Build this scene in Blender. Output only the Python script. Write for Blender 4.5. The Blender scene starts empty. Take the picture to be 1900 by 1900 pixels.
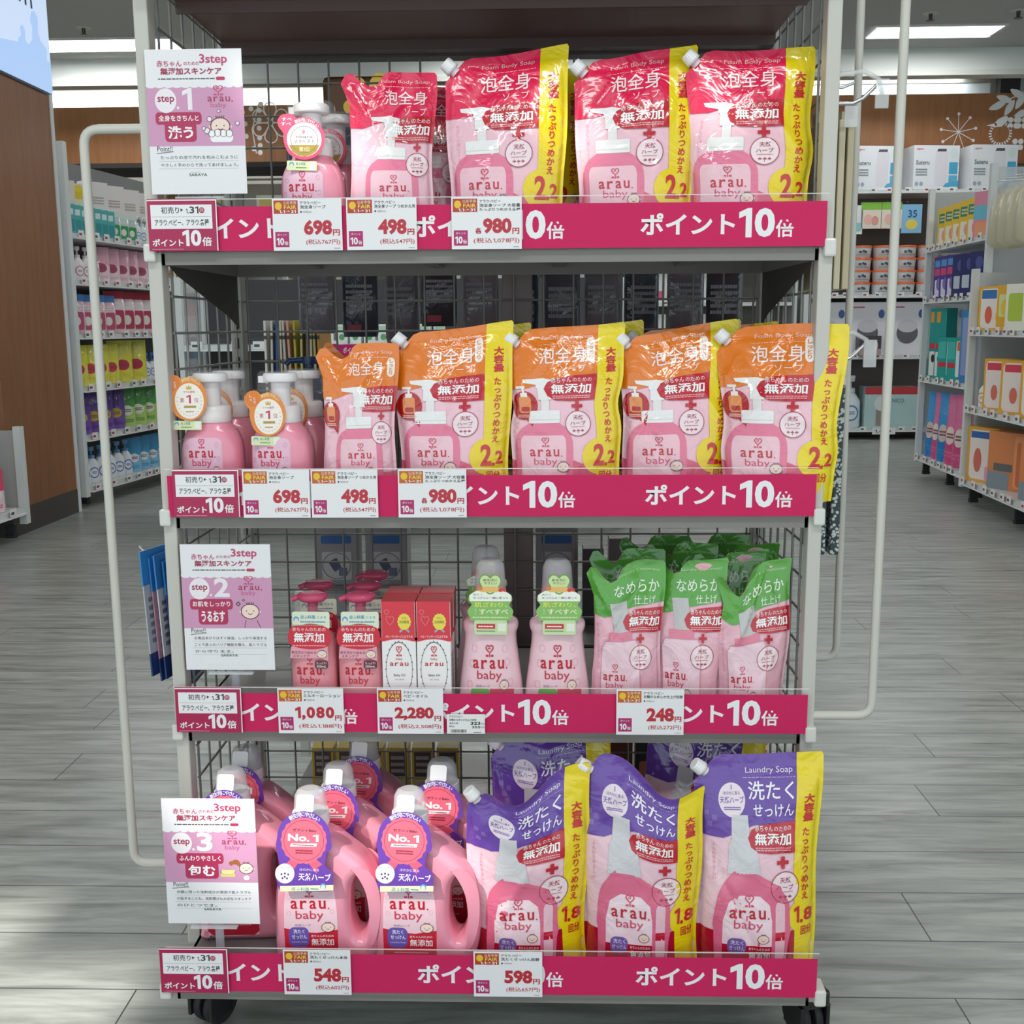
import bpy, bmesh, math, random
from mathutils import Vector, Matrix
from mathutils.geometry import tessellate_polygon
random.seed(7)
S = bpy.context.scene
COL = S.collection

# ---------------------------------------------------------------- camera
FPX = 2050.0
CP = Vector((.075, -1.5025, 1.0065)); YAW, PITCH, ROLL = -.0292, .1665, -.0063
cF = Vector((math.sin(YAW)*math.cos(PITCH), math.cos(YAW)*math.cos(PITCH), -math.sin(PITCH)))
_R = Vector((math.cos(YAW), -math.sin(YAW), 0)); _U = _R.cross(cF)
cR = math.cos(ROLL)*_R + math.sin(ROLL)*_U; cU = -math.sin(ROLL)*_R + math.cos(ROLL)*_U
cam = bpy.data.cameras.new('camera'); camo = bpy.data.objects.new('camera', cam); COL.objects.link(camo)
cam.sensor_width = 36; cam.lens = 36*FPX/1900; cam.clip_start = .05; cam.clip_end = 100
camo.matrix_world = Matrix(((cR.x, cU.x, -cF.x, CP.x), (cR.y, cU.y, -cF.y, CP.y), (cR.z, cU.z, -cF.z, CP.z), (0, 0, 0, 1)))
S.camera = camo
def at(u, v, y):
    r = cF*FPX + (u-950)*cR - (v-950)*cU
    return CP + r*((y-CP.y)/r.y)
def ax(u, v, y): return at(u, v, y).x

# ---------------------------------------------------------------- world, sun, lights, exposure
S.view_settings.view_transform = 'Standard'; S.view_settings.look = 'None'; S.view_settings.gamma = 1
S.view_settings.use_curve_mapping = False; S.view_settings.exposure = 0.28
W = bpy.data.worlds.new('world'); S.world = W; W.use_nodes = True
W.node_tree.nodes['Background'].inputs[0].default_value = (.82, .95, 1, 1)
W.node_tree.nodes['Background'].inputs[1].default_value = 1.02
SUN = Vector((-.45, -.60, .75)).normalized()
sd = bpy.data.lights.new('sun', 'SUN'); sd.energy = 3.8; sd.angle = math.radians(1.2); sd.color = (1, .95, .86)
so = bpy.data.objects.new('sun', sd); COL.objects.link(so); so.rotation_euler = SUN.to_track_quat('Z', 'Y').to_euler()
def area(name, loc, sx, sy, power, col=(1, .98, .96), rot=(0, 0, 0)):
    d = bpy.data.lights.new(name, 'AREA'); d.shape = 'RECTANGLE'; d.size = sx; d.size_y = sy; d.energy = power; d.color = col
    o = bpy.data.objects.new(name, d); COL.objects.link(o); o.location = loc; o.rotation_euler = rot; return o
CZ = 3.2
PANELS = [(-3.4, 7.52, 1.2, .36, 0), (3.05, 7.46, .92, .33, 0), (-.2, 7.5, 1.0, .34, 0), (-3.3, 4.6, 1.2, .3, 0), (0, 4.2, 1.2, .3, 0), (3.2, 4.6, 1.2, .3, 0), (-1.0, 1.7, 1.2, .3, 0), (1.4, 1.7, 1.2, .3, 0)]
for (x, y, a, b, _) in PANELS: area('overhead_area_light', (x, y, CZ-.03), a*.95, b*.9, (15 if x < 0 else 9) if y > 3 else 8)
area('cove_light', (-1.0, 8.72, 3.14), 9.5, .12, 55, (.93, 1, .98))
area('overhead_area_light', (.6, -1.9, CZ-.03), 1.2, .3, 22)  # added fill above the camera, no panel is modelled here
area('overhead_area_light', (-1.0, -1.9, CZ-.03), 1.2, .3, 14)  # second added front fill lamp, also without a fixture

# ---------------------------------------------------------------- materials
def hexc(h):
    h = h.lstrip('#'); r = [int(h[i:i+2], 16)/255 for i in (0, 2, 4)]
    return [c/12.92 if c <= .04045 else ((c+.055)/1.055)**2.4 for c in r]
KIND = {  # roughness, metallic, coat, bump scale, bump strength
 'ink': (.45, 0, 0, 0, 0), 'card': (.38, 0, .15, 0, 0), 'paper': (.6, 0, 0, 0, 0), 'film': (.24, 0, .8, 20, .24), 'banner': (.42, 0, .0, 0, 0),
 'plas': (.3, 0, .25, 0, 0), 'pearl': (.28, .08, .5, 0, 0), 'paint': (.42, 0, .1, 60, .01), 'matte': (.85, 0, 0, 0, 0), 'metal': (.22, 1, 0, 0, 0), 'wire': (.38, .3, 0, 0, 0), 'rubber': (.6, 0, 0, 0, 0)}
_M = {}
def M(key):
    if key in _M: return _M[key]
    kind, h = key.split(':'); m = bpy.data.materials.new(key); m.use_nodes = True
    nt = m.node_tree; b = nt.nodes['Principled BSDF']; c = hexc(h)
    b.inputs['Base Color'].default_value = (*c, 1)
    if kind in ('clear', 'frost', 'tint', 'hood'):
        b.inputs['Alpha'].default_value = {'clear': .012, 'frost': .45, 'tint': .8, 'hood': .10}[kind]
        b.inputs['Roughness'].default_value = {'clear': .08, 'frost': .22, 'tint': .15, 'hood': .05}[kind]
        b.inputs['Coat Weight'].default_value = .0; b.inputs['Specular IOR Level'].default_value = .35 if kind == 'clear' else .5
        if kind == 'hood': b.inputs['Coat Weight'].default_value = 1; b.inputs['Coat Roughness'].default_value = .03
    elif kind == 'glow':
        b.inputs['Emission Color'].default_value = (*c, 1); b.inputs['Emission Strength'].default_value = 4.0
    elif kind == 'sign':
        b.inputs['Emission Color'].default_value = (*c, 1); b.inputs['Emission Strength'].default_value = .75; b.inputs['Base Color'].default_value = (*[x*.3 for x in c], 1)
    else:
        r, me, co, bs, bk = KIND[kind]
        b.inputs['Roughness'].default_value = r; b.inputs['Metallic'].default_value = me; b.inputs['Coat Weight'].default_value = co
        b.inputs['Coat Roughness'].default_value = .06
        if kind == 'banner': b.inputs['Specular IOR Level'].default_value = .15
        if bs:
            tc = nt.nodes.new('ShaderNodeTexCoord'); n = nt.nodes.new('ShaderNodeTexNoise'); n.inputs['Scale'].default_value = bs; n.inputs['Detail'].default_value = 3
            n.inputs['Distortion'].default_value = 1.2
            bp = nt.nodes.new('ShaderNodeBump'); bp.inputs['Strength'].default_value = bk; bp.inputs['Distance'].default_value = .02
            nt.links.new(tc.outputs['Object'], n.inputs['Vector']); nt.links.new(n.outputs['Fac'], bp.inputs['Height'])
            nt.links.new(bp.outputs['Normal'], b.inputs['Normal']); nt.links.new(bp.outputs['Normal'], b.inputs['Coat Normal'])
    _M[key] = m; return m
def ramp_mat(key, build):
    m = bpy.data.materials.new(key); m.use_nodes = True; build(m.node_tree, m.node_tree.nodes['Principled BSDF']); _M[key] = m
def wood(nt, b, c1='#a06a3c', c2='#8a5830', sc=(9, 9, .7)):
    tc = nt.nodes.new('ShaderNodeTexCoord'); mp = nt.nodes.new('ShaderNodeMapping'); mp.inputs['Scale'].default_value = sc
    n = nt.nodes.new('ShaderNodeTexNoise'); n.inputs['Scale'].default_value = 3; n.inputs['Detail'].default_value = 6; n.inputs['Roughness'].default_value = .65
    r = nt.nodes.new('ShaderNodeValToRGB'); r.color_ramp.elements[0].position = .3; r.color_ramp.elements[1].position = .75
    r.color_ramp.elements[0].color = (*hexc(c2), 1); r.color_ramp.elements[1].color = (*hexc(c1), 1)
    nt.links.new(tc.outputs['Object'], mp.inputs[0]); nt.links.new(mp.outputs[0], n.inputs['Vector']); nt.links.new(n.outputs['Fac'], r.inputs[0]); nt.links.new(r.outputs[0], b.inputs['Base Color'])
    b.inputs['Roughness'].default_value = .5
ramp_mat('wood:col', lambda nt, b: wood(nt, b, '#9c6a44', '#865636'))
ramp_mat('wood:fas', lambda nt, b: wood(nt, b, '#a8744a', '#966238'))
def floor_nodes(nt, b):
    N = nt.nodes.new; L = nt.links.new
    tc = N('ShaderNodeTexCoord')
    br = N('ShaderNodeTexBrick'); br.offset = 0; br.offset_frequency = 2; br.squash = 1
    br.inputs['Scale'].default_value = 1; br.inputs['Brick Width'].default_value = 1.25; br.inputs['Row Height'].default_value = .1585
    br.inputs['Mortar Size'].default_value = .0013; br.inputs['Mortar Smooth'].default_value = .15; br.inputs['Bias'].default_value = 0
    br.inputs['Color1'].default_value = (.55, .55, .55, 1); br.inputs['Color2'].default_value = (1, 1, 1, 1); br.inputs['Mortar'].default_value = (0, 0, 0, 1)
    mp = N('ShaderNodeMapping'); mp.inputs['Location'].default_value = (.35, -.041, 0)
    L(tc.outputs['Object'], mp.inputs[0])
    sp = N('ShaderNodeSeparateXYZ'); L(mp.outputs[0], sp.inputs[0])
    def mth(op, a, b=None):
        m = N('ShaderNodeMath'); m.operation = op
        for i, v in enumerate((a, b)):
            if v is None: continue
            if isinstance(v, (int, float)): m.inputs[i].default_value = v
            else: L(v, m.inputs[i])
        return m.outputs[0]
    row_ = mth('FLOOR', mth('DIVIDE', sp.outputs[1], .1585)); wn = N('ShaderNodeTexWhiteNoise'); wn.noise_dimensions = '1D'; L(row_, wn.inputs['W'])
    cx_ = N('ShaderNodeCombineXYZ'); L(mth('ADD', sp.outputs[0], mth('MULTIPLY', wn.outputs['Value'], 1.25)), cx_.inputs[0]); L(sp.outputs[1], cx_.inputs[1]); L(cx_.outputs[0], br.inputs['Vector'])
    m2 = N('ShaderNodeMapping'); m2.inputs['Scale'].default_value = (1.1, 9, 1); L(tc.outputs['Object'], m2.inputs[0])
    n = N('ShaderNodeTexNoise'); n.inputs['Scale'].default_value = 3.2; n.inputs['Detail'].default_value = 8; n.inputs['Roughness'].default_value = .62; n.inputs['Distortion'].default_value = .6
    L(m2.outputs[0], n.inputs['Vector'])
    m3 = N('ShaderNodeMapping'); m3.inputs['Scale'].default_value = (1.2, 22, 1); L(tc.outputs['Object'], m3.inputs[0])
    n2 = N('ShaderNodeTexNoise'); n2.inputs['Scale'].default_value = 3; n2.inputs['Detail'].default_value = 5; L(m3.outputs[0], n2.inputs['Vector'])
    r = N('ShaderNodeValToRGB'); e = r.color_ramp.elements
    e[0].position = .32; e[0].color = (*hexc('#858882'), 1); e[1].position = .62; e[1].color = (*hexc('#b6bab4'), 1)
    L(n.outputs['Fac'], r.inputs[0])
    r2 = N('ShaderNodeMapRange'); r2.inputs[1].default_value = .3; r2.inputs[2].default_value = .7; r2.inputs[3].default_value = .91; r2.inputs[4].default_value = 1.05; L(n2.outputs['Fac'], r2.inputs[0])
    mx = N('ShaderNodeMix'); mx.data_type = 'RGBA'; mx.blend_type = 'MULTIPLY'; mx.inputs[0].default_value = 1; L(r.outputs[0], mx.inputs[6]); L(r2.outputs[0], mx.inputs[7])
    g = N('ShaderNodeMapRange'); g.inputs[1].default_value = 0; g.inputs[2].default_value = 1; g.inputs[3].default_value = .80; g.inputs[4].default_value = 1.05; L(br.outputs['Color'], g.inputs[0])
    mz = N('ShaderNodeMix'); mz.data_type = 'RGBA'; mz.blend_type = 'MULTIPLY'; mz.inputs[0].default_value = 1; L(mx.outputs[2], mz.inputs[6]); L(g.outputs[0], mz.inputs[7])
    my = N('ShaderNodeMix'); my.data_type = 'RGBA'; L(br.outputs['Fac'], my.inputs[0]); L(mz.outputs[2], my.inputs[6]); my.inputs[7].default_value = (*hexc('#3d3f3c'), 1)
    L(my.outputs[2], b.inputs['Base Color'])
    rr = N('ShaderNodeMapRange'); rr.inputs[3].default_value = .2; rr.inputs[4].default_value = .42; L(n2.outputs['Fac'], rr.inputs[0]); L(rr.outputs[0], b.inputs['Roughness'])
    bp = N('ShaderNodeBump'); bp.inputs['Strength'].default_value = .12; bp.inputs['Distance'].default_value = .004; L(n2.outputs['Fac'], bp.inputs['Height']); L(bp.outputs[0], b.inputs['Normal'])
ramp_mat('floor:wood', floor_nodes)
def hatch(nt, b):
    tc = nt.nodes.new('ShaderNodeTexCoord'); v = nt.nodes.new('ShaderNodeTexVoronoi'); v.inputs['Scale'].default_value = 190
    r = nt.nodes.new('ShaderNodeValToRGB'); r.color_ramp.elements[0].position = .4; r.color_ramp.elements[1].position = .5
    r.color_ramp.elements[0].color = (*hexc('#c9d2cf'), 1); r.color_ramp.elements[1].color = (*hexc('#2c3a40'), 1)
    nt.links.new(tc.outputs['Object'], v.inputs['Vector']); nt.links.new(v.outputs['Distance'], r.inputs[0]); nt.links.new(r.outputs[0], b.inputs['Base Color']); b.inputs['Roughness'].default_value = .35
ramp_mat('hatch:net', hatch)
ramp_mat('wood:dark', lambda nt, b: wood(nt, b, '#5d5356', '#4a4144', (20, 20, 20)))

# ---------------------------------------------------------------- mesh builder
class MB:
    def __init__(s): s.V = []; s.F = []; s.MI = []; s.N = []; s.SM = []; s.mats = []
    def mi(s, m):
        if m not in s.mats: s.mats.append(m)
        return s.mats.index(m)
    def add(s, vs, fs, m, N=None, smooth=False):
        o = len(s.V); i = s.mi(m)
        s.V += [tuple(v) for v in vs]; s.N += ([tuple(n) for n in N] if N else [(0, 0, 0)]*len(vs))
        for f in fs: s.F.append([o+k for k in f]); s.MI.append(i); s.SM.append(smooth)
        return s
    def bm(s, bm, m, smooth=False, T=None):
        bm.verts.index_update(); vs = [(T @ v.co if T else v.co.copy()) for v in bm.verts]
        s.add(vs, [[v.index for v in f.verts] for f in bm.faces], m, None, smooth); bm.free(); return s
    def box(s, x0, y0, z0, x1, y1, z1, m, b=0, T=None):
        bm = bmesh.new(); bmesh.ops.create_cube(bm, size=1)
        for v in bm.verts: v.co = Vector((x0 if v.co.x < 0 else x1, y0 if v.co.y < 0 else y1, z0 if v.co.z < 0 else z1))
        if b: bmesh.ops.bevel(bm, geom=list(bm.edges), offset=b, segments=2, affect='EDGES', profile=.5)
        return s.bm(bm, m, False, T)
    def rings(s, R, m, smooth=True, cap=True, closed=False):
        n = len(R[0]); vs = [p for r in R for p in r]; fs = []
        k = len(R)
        for i in range(k if closed else k-1):
            for j in range(n):
                a = i*n+j; b = i*n+(j+1) % n; c = ((i+1) % k)*n+(j+1) % n; d = ((i+1) % k)*n+j
                fs.append((a, b, c, d))
        s.add(vs, fs, m, None, smooth)
        if cap and not closed:
            s.add(R[0], [list(range(n))[::-1]], m); s.add(R[-1], [list(range(n))], m)
        return s
    def loft(s, prof, m, seg=40, cx=0, cy=0, smooth=True, T=None, cap=True, rib=0):
        R = []
        for p in prof:
            z, rx, ry = p[:3]; e = p[3] if len(p) > 3 else 2; ox = p[4] if len(p) > 4 else 0; r = []
            for j in range(seg):
                a = 2*math.pi*j/seg; c, q = math.cos(a), math.sin(a); k = 1-(rib if j % 2 else 0)
                v = Vector((cx+ox+k*rx*math.copysign(abs(c)**(2/e), c), cy+k*ry*math.copysign(abs(q)**(2/e), q), z))
                r.append(T @ v if T else v)
            R.append(r)
        return s.rings(R, m, smooth, cap)
    def tube(s, pts, r, m, seg=8, smooth=True, closed=False):
        P = [Vector(p) for p in pts]; R = []; n = len(P); up = None
        for i, p in enumerate(P):
            if closed: t = (P[(i+1) % n]-P[i-1])
            else: t = (P[min(i+1, n-1)]-P[max(i-1, 0)])
            t.normalize()
            if up is None: up = Vector((0, 0, 1)) if abs(t.z) < .9 else Vector((1, 0, 0))
            a = (up-t*up.dot(t)).normalized(); b = t.cross(a); up = a
            R.append([p+(a*math.cos(2*math.pi*j/seg)+b*math.sin(2*math.pi*j/seg))*r for j in range(seg)])
        return s.rings(R, m, smooth, True, closed)
    def mesh(s, name):
        me = bpy.data.meshes.new(name); me.from_pydata(s.V, [], s.F)
        for k in s.mats: me.materials.append(M(k))
        me.polygons.foreach_set('material_index', s.MI); me.polygons.foreach_set('use_smooth', s.SM)
        if any(n != (0, 0, 0) for n in s.N): me.normals_split_custom_set_from_vertices(s.N)
        me.update(); return me
    def build(s, name, parent=None, loc=None, rz=0, label=None):
        o = bpy.data.objects.new(name, s.mesh(name)); COL.objects.link(o)
        if parent: o.parent = parent
        if loc: o.location = loc
        if rz: o.rotation_euler.z = rz
        if label: o['label'] = label
        return o
def tag(o, label=None, cat=None, group=None, kind=None):
    for k, v in (('label', label), ('category', cat), ('group', group), ('kind', kind)):
        if v: o[k] = v
    return o
def empty(name, loc=(0, 0, 0), rz=0):
    o = bpy.data.objects.new(name, None); COL.objects.link(o); o.location = loc; o.rotation_euler.z = rz; o.empty_display_size = .05; return o
KIDS = {}
def copy_tree(o, parent=None):
    c = o.copy(); COL.objects.link(c)
    if parent: c.parent = parent; c.matrix_parent_inverse = o.matrix_parent_inverse.copy()
    for ch in list(o.children): copy_tree(ch, c)
    return c
def put(o, x, y, z, rz=0, rx=0, ry=0, label=None, group=None, sc=None):
    o.location = (x, y, z); o.rotation_euler = (rx, ry, rz)
    if sc: o.scale = sc if isinstance(sc, tuple) else (sc,)*3
    if label: o['label'] = label
    if group: o['group'] = group
    return o
USED = set()
def inst(proto, *a, **k):
    if proto.name in USED: o = copy_tree(proto)
    else: USED.add(proto.name); o = proto
    return put(o, *a, **k)

# ---------------------------------------------------------------- flat printed artwork
tcu = bpy.data.curves.new('lettering', 'FONT'); tob = bpy.data.objects.new('lettering', tcu); COL.objects.link(tob); tcu.resolution_u = 3; tcu.size = 1
_T = {}
def glyphs(s, bold=0.0):
    if '1' in s and (s, bold) not in _T:   # the numeral one gets its flag and foot
        V = []; F = []; x = 0
        w1 = .085+2*bold; one = ([(.17, 0), (.17+w1, 0), (.17+w1, .7), (.17+w1*.35, .7), (0, .60), (0, .60-w1*.95), (.17, .70-w1*1.15)], [[0, 1, 2, 6], [2, 3, 6], [3, 4, 5, 6]]); ox = oy = 0; oh = .7
        z = glyphs('0', bold); zy = min(v[1] for v in z[0]); zh = max(v[1] for v in z[0])-zy
        for ch in s:
            if ch == ' ': x += .25; continue
            if ch == '1': vs = [((v[0]-ox)*1.0, zy+(v[1]-oy)/oh*zh) for v in one[0]]; fs = one[1]
            else: vs, fs = glyphs(ch, bold)
            if not vs: continue
            a = min(v[0] for v in vs); b = max(v[0] for v in vs); o = len(V); g = .05 if ord(ch) < 256 else .08
            V += [(v[0]-a+x, v[1]) for v in vs]; F += [[o+i for i in f] for f in fs]; x += b-a+g+.02
        _T[(s, bold)] = (V, F)
    return glyphs_(s, bold)
def glyphs_(s, bold=0.0):
    k = (s, bold)
    if k not in _T:
        tcu.body = s; tcu.offset = bold; bpy.context.view_layer.update()
        e = tob.evaluated_get(bpy.context.evaluated_depsgraph_get()); me = e.to_mesh()
        vs = [(v.co.x, v.co.y) for v in me.vertices]; fs = [list(p.vertices) for p in me.polygons]; e.to_mesh_clear(); _T[k] = (vs, fs)
    return _T[k]
def bez(pts, n=8):   # smooth closed outline through points (Catmull-Rom)
    out = []; k = len(pts)
    for i in range(k):
        p0, p1, p2, p3 = pts[i-1], pts[i], pts[(i+1) % k], pts[(i+2) % k]
        for j in range(n):
            t = j/n; out.append(tuple(.5*(2*p1[a]+(p2[a]-p0[a])*t+(2*p0[a]-5*p1[a]+4*p2[a]-p3[a])*t*t+(3*p1[a]-p0[a]-3*p2[a]+p3[a])*t**3) for a in (0, 1)))
    return out
def rrect(x0, y0, x1, y1, rx, ry=None, n=5):
    ry = ry or rx; o = []
    for cx, cy, a in ((x1-rx, y1-ry, 0), (x0+rx, y1-ry, 90), (x0+rx, y0+ry, 180), (x1-rx, y0+ry, 270)):
        for j in range(n+1):
            t = math.radians(a+90*j/n); o.append((cx+rx*math.cos(t), cy+ry*math.sin(t)))
    return o
class Art:
    def __init__(s): s.I = []; s.box = (0, 0, 1, 1)
    def q(s, x, y): b = s.box; return (b[0]+x*(b[2]-b[0]), b[1]+y*(b[3]-b[1]))
    def raw(s, vs, fs, c, l): s.I.append(([s.q(*v) for v in vs], fs, c, l)); return s
    def poly(s, pts, c, l=1):
        t = tessellate_polygon([[Vector((x, y, 0)) for x, y in pts]]); return s.raw(pts, [list(f) for f in t], c, l)
    def rect(s, x0, y0, x1, y1, c, l=1): return s.raw([(x0, y0), (x1, y0), (x1, y1), (x0, y1)], [[0, 1, 2, 3]], c, l)
    def rr(s, x0, y0, x1, y1, c, r, ry=None, l=1): return s.poly(rrect(x0, y0, x1, y1, r, ry), c, l)
    def disc(s, x, y, rx, ry, c, l=1, n=28, wav=0, nw=0): return s.poly([(x+rx*(1+wav*math.cos(nw*2*math.pi*j/n))*math.cos(2*math.pi*j/n), y+ry*(1+wav*math.cos(nw*2*math.pi*j/n))*math.sin(2*math.pi*j/n)) for j in range(n)], c, l)
    def line(s, pts, w, c, l=2, asp=1, closed=False):
        n = len(pts); vs = []; fs = []
        for i in range(n):
            a = pts[i-1] if (i or closed) else pts[0]; b = pts[(i+1) % n] if (i < n-1 or closed) else pts[-1]
            dx, dy = (b[0]-a[0]), (b[1]-a[1])*asp; L = math.hypot(dx, dy) or 1; nx, ny = -dy/L*w/2, dx/L*w/2/asp
            vs += [(pts[i][0]-nx, pts[i][1]-ny), (pts[i][0]+nx, pts[i][1]+ny)]
        for i in range(n if closed else n-1):
            j = (i+1) % n; fs.append([2*i, 2*j, 2*j+1, 2*i+1])
        return s.raw(vs, fs, c, l)
    def ring(s, x, y, rx, ry, w, c, l=2, n=28): return s.line([(x+rx*math.cos(2*math.pi*j/n), y+ry*math.sin(2*math.pi*j/n)) for j in range(n)], w, c, l, rx/ry, True)
    def text(s, t, x0, y0, x1, y1, c, bold=.0, l=3):
        vs, fs = glyphs(t, bold)
        if not vs: return s
        a = min(v[0] for v in vs); b = max(v[0] for v in vs); d = min(v[1] for v in vs); e = max(v[1] for v in vs)
        return s.raw([(x0+(v[0]-a)/(b-a or 1)*(x1-x0), y0+(v[1]-d)/(e-d or 1)*(y1-y0)) for v in vs], fs, c, l)
    def arc(s, t, cx, cy, rx, ry, a0, a1, h, c, bold=.02, l=3):   # letters along an arc, a0 left to a1 right in degrees
        n = len(t)
        for i, ch in enumerate(t):
            vs, fs = glyphs(ch, bold)
            if not vs: continue
            A = math.radians(a0+(a1-a0)*(i+.5)/n); px, py = cx+rx*math.cos(A), cy+ry*math.sin(A); r = A-math.pi/2; k = h
            a = min(v[0] for v in vs); b = max(v[0] for v in vs); cc = (a+b)/2; asp = ry/rx
            s.raw([(px+((v[0]-cc)*math.cos(r)-(v[1]-.35)*math.sin(r))*k, py+((v[0]-cc)*math.sin(r)+(v[1]-.35)*math.cos(r))*k*asp) for v in vs], fs, c, l)
        return s
    def vtext(s, t, xc, y1, y0, w, c, bold=.03, l=3):
        n = len(t); st = (y1-y0)/n
        for i, ch in enumerate(t):
            vs, fs = glyphs(ch, bold)
            if not vs: continue
            cy = y1-(i+.5)*st
            if ch == 'ー': s.raw([(xc-(v[1]-.35)*w*.9, cy+(v[0]-.5)*st*.9) for v in vs], fs, c, l)
            else: s.raw([(xc+(v[0]-.5)*w, cy+(v[1]-.36)*st*.98) for v in vs], fs, c, l)
        return s
    def fine(s, x0, y0, x1, y1, c, rows=1, l=3, den=.75):   # rows of print too small to read
        rs = random.Random(int((x0+y0)*1000)); rh = (y1-y0)/rows
        for r in range(rows):
            x = x0; yb = y1-(r+1)*rh
            while x < x1:
                w = (x1-x0)*rs.uniform(.03, .09); e = min(x+w, x1); s.rect(x, yb+rh*.2, e, yb+rh*.75, c, l); x = e+(x1-x0)*.014
        return s
    def emit(s, mb, fn, kind, cell=None, flip=False):
        for idx, (vs, fs, c, l) in enumerate(s.I):
            l = l+(idx % 16)*.05
            xs = [v[0] for v in vs]; ys = [v[1] for v in vs]; w, h = max(xs)-min(xs), max(ys)-min(ys)
            if cell and (w > cell*1.3 or h > cell*1.3):
                bm = bmesh.new(); B = [bm.verts.new((x, y, 0)) for x, y in vs]
                for f in fs:
                    if len(set(f)) > 2:
                        try: bm.faces.new([B[i] for i in f])
                        except ValueError: pass
                for ax_, lo, hi in ((0, min(xs), max(xs)), (1, min(ys), max(ys))):
                    k = math.floor(lo/cell)+1
                    while k*cell < hi-1e-6:
                        co = [0, 0, 0]; no = [0, 0, 0]; co[ax_] = k*cell; no[ax_] = 1
                        bmesh.ops.bisect_plane(bm, geom=list(bm.verts)+list(bm.edges)+list(bm.faces), dist=1e-7, plane_co=co, plane_no=no); k += 1
                bm.verts.index_update(); vs = [(v.co.x, v.co.y) for v in bm.verts]; fs = [[v.index for v in f.verts] for f in bm.faces]; bm.free()
            g = []
            for f in fs:
                A = sum(vs[f[i]][0]*vs[f[(i+1) % len(f)]][1]-vs[f[(i+1) % len(f)]][0]*vs[f[i]][1] for i in range(len(f)))
                g.append(f if (A > 0) != flip else f[::-1])
            r = [fn(x, y, l) for x, y in vs]
            key = c if ':' in c else kind+':'+c
            if isinstance(r[0][0], (tuple, Vector)): mb.add([a[0] for a in r], g, key, [a[1] for a in r], True)
            else: mb.add(r, g, key)
        return mb
def flat(w, h, y=0, d=.00012, x0=0, z0=0):   # upright plane facing -y, art space 0..1
    return lambda u, v, l: Vector((x0+u*w, y-l*d, z0+v*h))
# ---------------------------------------------------------------- shared printed marks
RED, PINK, DPINK, MAG = '#c8102e', '#f3a9bd', '#e56f92', '#c4206e'
def heart(A, x, y, w, h, c, l=3, lw=.16, fill=False):
    pts = [(0, -.5), (-.32, -.18), (-.5, .12), (-.42, .4), (-.2, .48), (0, .3), (.2, .48), (.42, .4), (.5, .12), (.32, -.18)]
    P = [(x+a*w, y+b*h) for a, b in pts]
    if fill: A.poly(P, c, l)
    else: A.line(P, lw*w, c, l, w/h, True)
def sprout(A, x, y, w, h, c, l=3):
    heart(A, x, y+h*.18, w*.8, h*.62, c, l); A.line([(x-.18*w, y+.28*h), (x-.05*w, y+.18*h), (x+.1*w, y+.28*h)], .09*w, c, l, w/h)
    A.line([(x, y-.12*h), (x, y-.5*h)], .1*w, c, l, w/h)
    for s in (-1, 1): A.disc(x+s*.28*w, y-.38*h, .17*w, .09*h, c, l, 10)
def logo(A, x0, y0, x1, y1, c=RED, c2='#d9486c', l=3, hrt=True, dot='.'):
    H = y1-y0; w = x1-x0
    if hrt: sprout(A, x0+w*.5, y1-H*.16, w*.27, H*.33, c2, l)
    n = 4; gw = w*.9/4
    for i, ch in enumerate('arau'): A.text(ch, x0+i*w*.25, y0+H*.36, x0+i*w*.25+gw*.78, y0+H*.6, c, .012, l)
    for i in (1, 3): A.rect(x0+i*w*.25-gw*.06, y0+H*.36 if i == 1 else y0+H*.575, x0+i*w*.25+gw*(.38 if i == 1 else .14), y0+(H*.38 if i == 1 else H*.6), c, l)
    A.disc(x1, y0+H*.375, w*.022, H*.022, c, l, 8)
    A.text('baby', x0+w*.12, y0, x0+w*.86, y0+H*.31, c2, .0, l)
def babyface(A, x, y, w, h, l=4):   # a plain smiling infant drawing
    k = '#5a2a35'; A.disc(x, y, w*.5, h*.42, '#fbe0d3', l); A.ring(x, y, w*.5, h*.42, w*.05, k, l+1)
    for s in (-1, 1): A.disc(x+s*.2*w, y+.03*h, w*.035, h*.035, k, l+1, 8); A.disc(x+s*.53*w, y-.02*h, w*.07, h*.08, '#fbe0d3', l, 10)
    A.line([(x-.12*w, y-.12*h), (x, y-.18*h), (x+.12*w, y-.12*h)], w*.04, k, l+1, w/h)
    for i in range(-2, 3): A.line([(x+i*.07*w, y+.38*h), (x+i*.11*w, y+.52*h)], w*.035, k, l+1, w/h)
def mutenka(A, x0, y0, x1, y1, l=2, sq=False):
    w, h = x1-x0, y1-y0
    P = [(x1, y0+.02*h), (x1, y1), (x0+.62*w, y1-.02*h), (x0+.3*w, y1-.08*h), (x0+.08*w, y1-.25*h), (x0, y0+.5*h), (x0+.06*w, y0+.2*h), (x0+.22*w, y0+.03*h), (x0+.5*w, y0-.01*h)]
    A.poly(P, RED, l)
    A.text('赤ちゃん', x0+.15*w, y0+.70*h, x0+.52*w, y0+.92*h, '#fff4f4', .006, l+2); A.text('のための', x0+.55*w, y0+.72*h, x0+.9*w, y0+.88*h, '#fff4f4', 0, l+2)
    A.text('無添加', x0+.14*w, y0+.27*h, x0+.9*w, y0+.66*h, '#ffffff', .022, l+2); A.fine(x0+.16*w, y0+.08*h, x0+.9*w, y0+.22*h, '#f0b0b8', 2, l+1)
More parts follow.
